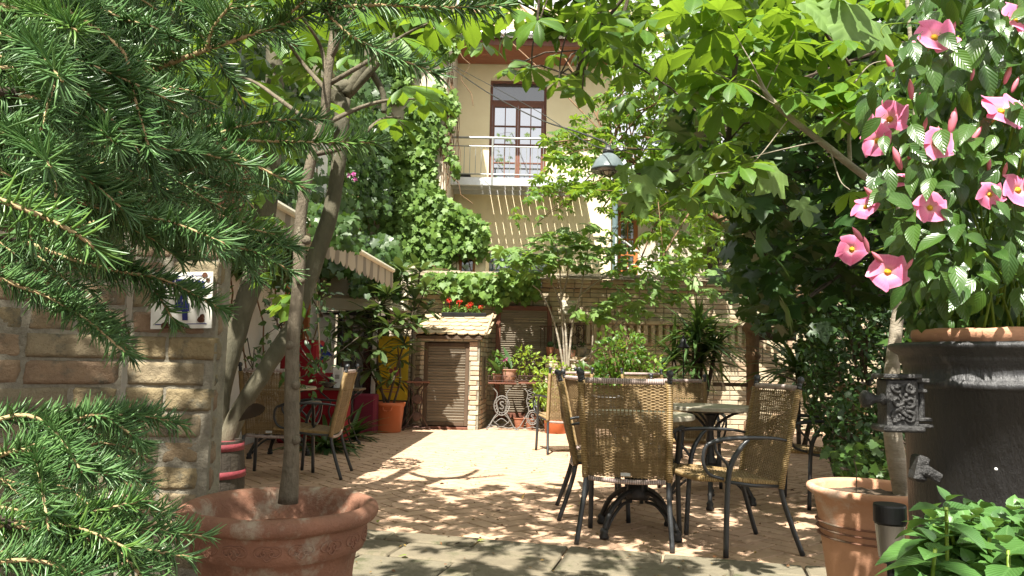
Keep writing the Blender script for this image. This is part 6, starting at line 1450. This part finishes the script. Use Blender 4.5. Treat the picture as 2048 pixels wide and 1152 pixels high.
treebuild('tall_background_tree','tall green tree far behind the wall at the right',b3,[b3,b3+Vector((0,0,3)),b3+Vector((.2,0,6)),b3+Vector((0,0,9))],[.3,.25,.18,.1],
 [([(1330,40),(2200,0),(2200,560),(1400,560)],19,24,2600)],'f_dark',.34,kind='m',T=MAPLE,tilt=.5,wood=False)
# big grey-green leaves near the top right
bl_=thing('large_leaf_plane_tree','plane tree sprig with very large soft grey green lobed leaves at top right','tree',(3.4,4.4,3.4)); O=Vector(bl_.location);O_=np.array(O)
m=MB(); L=[(1612,20,3.0,.26,(.2,-.9,.5)),(1700,25,3.0,.30,(0,-1,.3)),(1750,60,3.1,.22,(.3,-1,.4)),(1650,5,3.2,.24,(-.3,-1,.4)),(1285,370,4.2,.24,(.5,-.9,.2)),(1262,405,4.2,.20,(-.5,-.8,.3)),(1310,340,4.3,.25,(0,-.7,.7)),(1245,350,4.1,.13,(-.4,-.8,.5)),(1560,360,3.8,.22,(.1,-1,-.1)),(1600,420,4.4,.2,(0,-1,.2)),(1380,400,4.6,.2,(0,-.6,.5)),(1475,420,5,.2,(.3,-.8,.3)),(1380,330,4.3,.2,(-.3,-.6,.6)),(1440,390,4.4,.22,(.2,-.9,.2))]
for x,y,d,s_,nv in L:
    D=nrm(np.array([[rng.normal()*.35,-.15,-.9]])); m.scatter(FIG if s_<.22 else MAPLE,frames(D,nrm(np.array([nv])+rv(1,.1))),np.array([s_*.8]),np.array([tuple(at(x,y-20,d))])-O_)
m.build('crown',mt['f_fig'],bl_)
m=MB(); m.tube(bez([Vector((0,0,0)),at(1680,-40,3.2)-O,at(1640,40,3.3)-O,at(1700,130,3.4)-O],16),.008,6); m.tube(bez([Vector((0,0,0)),at(1500,200,4.6)-O,at(1380,330,4.5)-O,at(1270,350,4.3)-O],16),.010,6); m.build('branch',mt['bark_dark'],bl_)
# dark shrubbery right
def shrub(name,lab,regs,mat,size,T,base,n_st=14,cat='bush'):
    t=thing(name,lab,cat,tuple(base)); O_=np.array(base); m=MB();st=MB()
    for poly,Y0,Y1,n in regs:
        P=region(poly,Y0,Y1,n); k=len(P); D=nrm(rv(k)+np.array([0,-.5,-.1])); m.scatter(T,frames(D,np.array([0,-.4,.9])+rv(k,.5)),rng.uniform(.6,1.2,k)*size,P-O_)
        for q in range(n_st): p=P[rng.integers(k)]; st.tube(bez([(rng.normal()*.15,rng.normal()*.15,0),tuple(((p-O_)*.5)+np.array([0,0,.1])),tuple(p-O_)],8),.009,5)
    m.build('leaves',mt[mat],t); st.build('stems',mt['bark_dark'],t); return t
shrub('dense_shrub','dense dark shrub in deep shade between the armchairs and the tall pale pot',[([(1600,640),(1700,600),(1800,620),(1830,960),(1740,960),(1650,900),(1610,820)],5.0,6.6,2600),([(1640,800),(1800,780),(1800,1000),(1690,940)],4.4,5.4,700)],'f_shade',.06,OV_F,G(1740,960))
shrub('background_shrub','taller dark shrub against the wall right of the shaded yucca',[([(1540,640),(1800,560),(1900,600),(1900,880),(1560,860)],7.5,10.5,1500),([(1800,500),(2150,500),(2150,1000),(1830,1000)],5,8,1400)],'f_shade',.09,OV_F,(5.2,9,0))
shrub('ground_ivy_patch','low dark creeping greenery at the foot of the dense shrub',[([(1640,900),(1760,880),(1800,1040),(1700,980)],3.9,5.2,350)],'f_ivy_dark',.05,IVY,G(1740,1000),4,'plant')
for k,(px,py,r) in enumerate(((1678,925,.07),(1630,905,.05))):
    c=G(px,py); o=MB(); o.lathe([(r*math.sin(a),r*.62*(1-math.cos(a))) for a in np.linspace(0.01,3.13,10)],n=14); o.jitter(r*.25,9/r*.12); s=o.build('round_stone',mt['slab'],None,True,label=('larger' if k==0 else 'smaller')+' rounded stone at the edge of the paving by the dark shrub',cat='stone'); s.location=(c.x,c.y,0)
# closing hedge walls off to the sides so that no bare horizon shows
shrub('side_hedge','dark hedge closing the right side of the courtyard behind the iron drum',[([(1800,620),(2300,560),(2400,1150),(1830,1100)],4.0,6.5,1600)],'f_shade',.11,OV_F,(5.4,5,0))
# ================================================================ SPRUCE
spr=thing('blue_spruce','spruce tree whose needle covered twigs fill the left foreground','tree',(-1.75,.95,0)); O=Vector(spr.location);O_=np.array(O)
tw_m=MB(); br_m=MB(); nd_m=MB(); nn_m=MB()
MB().tube([(0,0,0),(.02,0,1.2),(.0,.02,2.6),(.0,0,3.4)],[.11,.09,.06,.03],14).build('trunk',mt['bark_dark'],spr,True)
def needles(P,L=.030,dens=900,new=False,flat=.18):
    P=np.array([tuple(p) for p in P]); seg=np.linalg.norm(np.diff(P,axis=0),axis=1); cum=np.concatenate([[0],np.cumsum(seg)]); tot=cum[-1]; n=int(tot*dens)
    s=np.sort(rng.uniform(0,tot,n)); i=np.clip(np.searchsorted(cum,s)-1,0,len(seg)-1); f=(s-cum[i])/seg[i]; c=P[i]+(P[i+1]-P[i])*f[:,None]; T=nrm(P[i+1]-P[i])
    up=np.array([0,0,1.]); X=nrm(np.cross(T,up)); Z=np.cross(X,T); a=rng.uniform(0,6.283,n); ra=np.cos(a)[:,None]*X+(np.sin(a)*(1-flat)+flat*.9)[:,None]*Z; ra=nrm(ra)
    fw=(.38+.30*rng.random(n)+.8*(s/tot>1-.015/max(tot,.03)))[:,None]; D=nrm(ra+T*fw+rv(n,.08)); Ls=L*rng.uniform(.75,1.1,n)*np.clip(.55+ (tot-s)/.02,.6,1)
    (nn_m if new else nd_m).scatter(NEED,frames(D,T+rv(n,.05)),np.stack([Ls,Ls,Ls],1),c-O_)
def stem(P,r0,r1,n=6): P=[Vector(p) for p in P]; tw_m.tube([p-O for p in P],np.linspace(r0,r1,len(P)),n)
def branch(pts,r0=.005,r1=.0016,L=.030,sub=0,new=False,dens=900,sl=.16,need=True,root=True,depth=1):
    r0*=.65; r1*=.8; W=[at(*p) for p in pts]; P=bez(W,22); stem(P,r0,r1)
    if need: needles(P,L,dens,new)
    if root and depth==1 and (pts[0][0]<60):
        a=P[0]; b=Vector((-1.75,.95,a.z+.15)); br_m.tube(bez([b-O,(a+b)/2+Vector((0,0,.05))-O,a-O],8),max(r0,.006),6)
    if sub:
        side=1
        for k in range(sub):
            t=(k+.7)/(sub+.6); i=int(t*(len(P)-2)); p=P[i]; T=(P[i+1]-P[i]).normalized(); X=T.cross(Vector((0,0,1))).normalized(); side*=-1
            l=sl*(1.1-.55*t)*random.uniform(.8,1.15); d=(T*.75+X*side*.7+Vector((0,random.uniform(-.15,.15),random.uniform(-.2,.08)))).normalized()
            Q=bez([p,p+d*l*.5+Vector((0,0,-.004)),p+d*l+Vector((0,0,-.02))],8); stem(Q,r1*1.2,.0012); needles(Q,L,dens,new)
BR_=[([(60,-20,.85),(139,22,.82),(243,100,.8),(262,170,.78),(300,304,.76)],.005,0,False),
([(200,210,.95),(260,160,.93),(412,100,.9),(560,50,.92),(642,17,.92)],.0075,0,True),([(642,17,.92),(760,10,.9),(900,15,.92),(1020,10,.95)],.004,0,False),([(645,18,.92),(700,70,.9),(780,110,.92),(880,150,.95)],.004,0,False),([(412,100,.9),(430,50,.88),(480,-10,.86)],.004,0,True),([(640,20,.92),(700,-20,.9),(760,-60,.9)],.004,0,False),([(540,60,.93),(620,-10,.9),(650,-60,.9)],.003,0,True),
([(310,275,.97),(420,277,.95),(520,282,.95),(640,284,.95),(765,285,.97)],.004,0,True),([(420,275,.95),(480,252,.94),(560,240,.95),(650,238,.97)],.003,0,False),([(420,278,.95),(480,315,.93),(550,350,.93),(612,376,.94)],.004,0,False),([(440,430,1.1),(520,455,1.1),(600,500,1.12)],.003,0,True),
([(-60,190,.8),(40,190,.78),(150,225,.78),(240,270,.8),(330,300,.85),(420,278,.95)],.006,4,False),
([(-60,320,.8),(20,350,.78),(100,385,.78),(240,425,.8),(360,450,.84),(450,505,.88)],.006,5,False),
([(-60,380,.6),(0,400,.6),(100,440,.6),(170,480,.6),(205,512,.61)],.005,0,True),
([(100,470,.9),(220,440,.92),(360,455,.95),(470,480,1.0),(585,492,1.05)],.004,3,False),([(430,490,1.0),(500,500,1.0),(560,530,1.02),(590,548,1.03)],.003,0,False),([(400,470,1.0),(470,455,1.0),(550,468,1.02)],.003,0,True),
([(40,480,.95),(150,520,.95),(250,545,.95),(330,560,.96),(450,622,.98)],.005,1,False),([(200,500,.95),(240,520,.96),(300,570,.97),(352,648,.97)],.003,0,False),
([(-40,540,.9),(60,580,.9),(160,615,.92),(210,640,.94)],.005,3,False),

([(-60,860,.9),(40,830,.9),(120,850,.9),(200,830,.9),(290,890,.92)],.005,3,False),([(-60,940,.85),(40,900,.85),(130,930,.85),(220,950,.86)],.005,3,False),([(-60,1060,.8),(40,1045,.8),(150,1030,.82),(290,1000,.84)],.005,3,True),([(30,1050,.8),(120,1065,.8),(240,1090,.8),(385,1115,.82)],.005,2,False),([(-60,1130,.75),(60,1120,.75),(140,1140,.75),(200,1160,.75)],.004,2,False),
([(-60,60,.7),(40,80,.7),(110,130,.7),(130,180,.7)],.005,4,False),([(-60,-10,.75),(60,30,.75),(130,70,.76)],.005,3,True),([(-60,130,.9),(60,140,.9),(160,150,.9),(230,150,.92)],.005,5,False),([(-60,250,.7),(20,270,.7),(90,310,.7),(130,350,.7)],.005,4,False),([(40,190,.78),(80,140,.78),(120,100,.78)],.003,1,True),
([(100,-60,.9),(160,0,.9),(230,30,.9),(300,70,.92)],.005,4,False),([(300,-60,1.0),(360,0,1.0),(420,20,1.0),(520,10,1.0)],.004,3,False)]
for pts,r0,sub,new in BR_: branch(pts,r0,sub=sub,new=new,dens=1250)
# inner, shaded layers
random.seed(3)
for k in range(95):
    if k<70: x=random.uniform(-60,300);y=random.uniform(-50,560)
    elif k<82: x=random.uniform(-60,170);y=random.uniform(830,1160)
    else: x=random.uniform(250,430);y=random.uniform(230,520)
    if k<70 and x>240 and y<60: continue
    if x>120 and y>420 and y<680 and x+y>640: continue
    if k>=82 and y>400: continue
    d=random.uniform(1.0,1.7); l=random.uniform(110,200)/d; a=random.uniform(-.5,.7)
    branch([(x-l*.5,y-l*.1,d),(x,y,d),(x+l*.5*math.cos(a),y+l*.5*math.sin(a),d+.02),(x+l*math.cos(a),y+l*math.sin(a)*1.1,d+.04)],.004,sub=4,dens=620,new=False,root=False)
tw_m.build('twigs',mt['twig'],spr,True); br_m.build('limbs',mt['bark_dark'],spr,True); nd_m.build('needles',mt['needle'],spr); nn_m.build('fresh_needles',mt['needle_new'],spr)
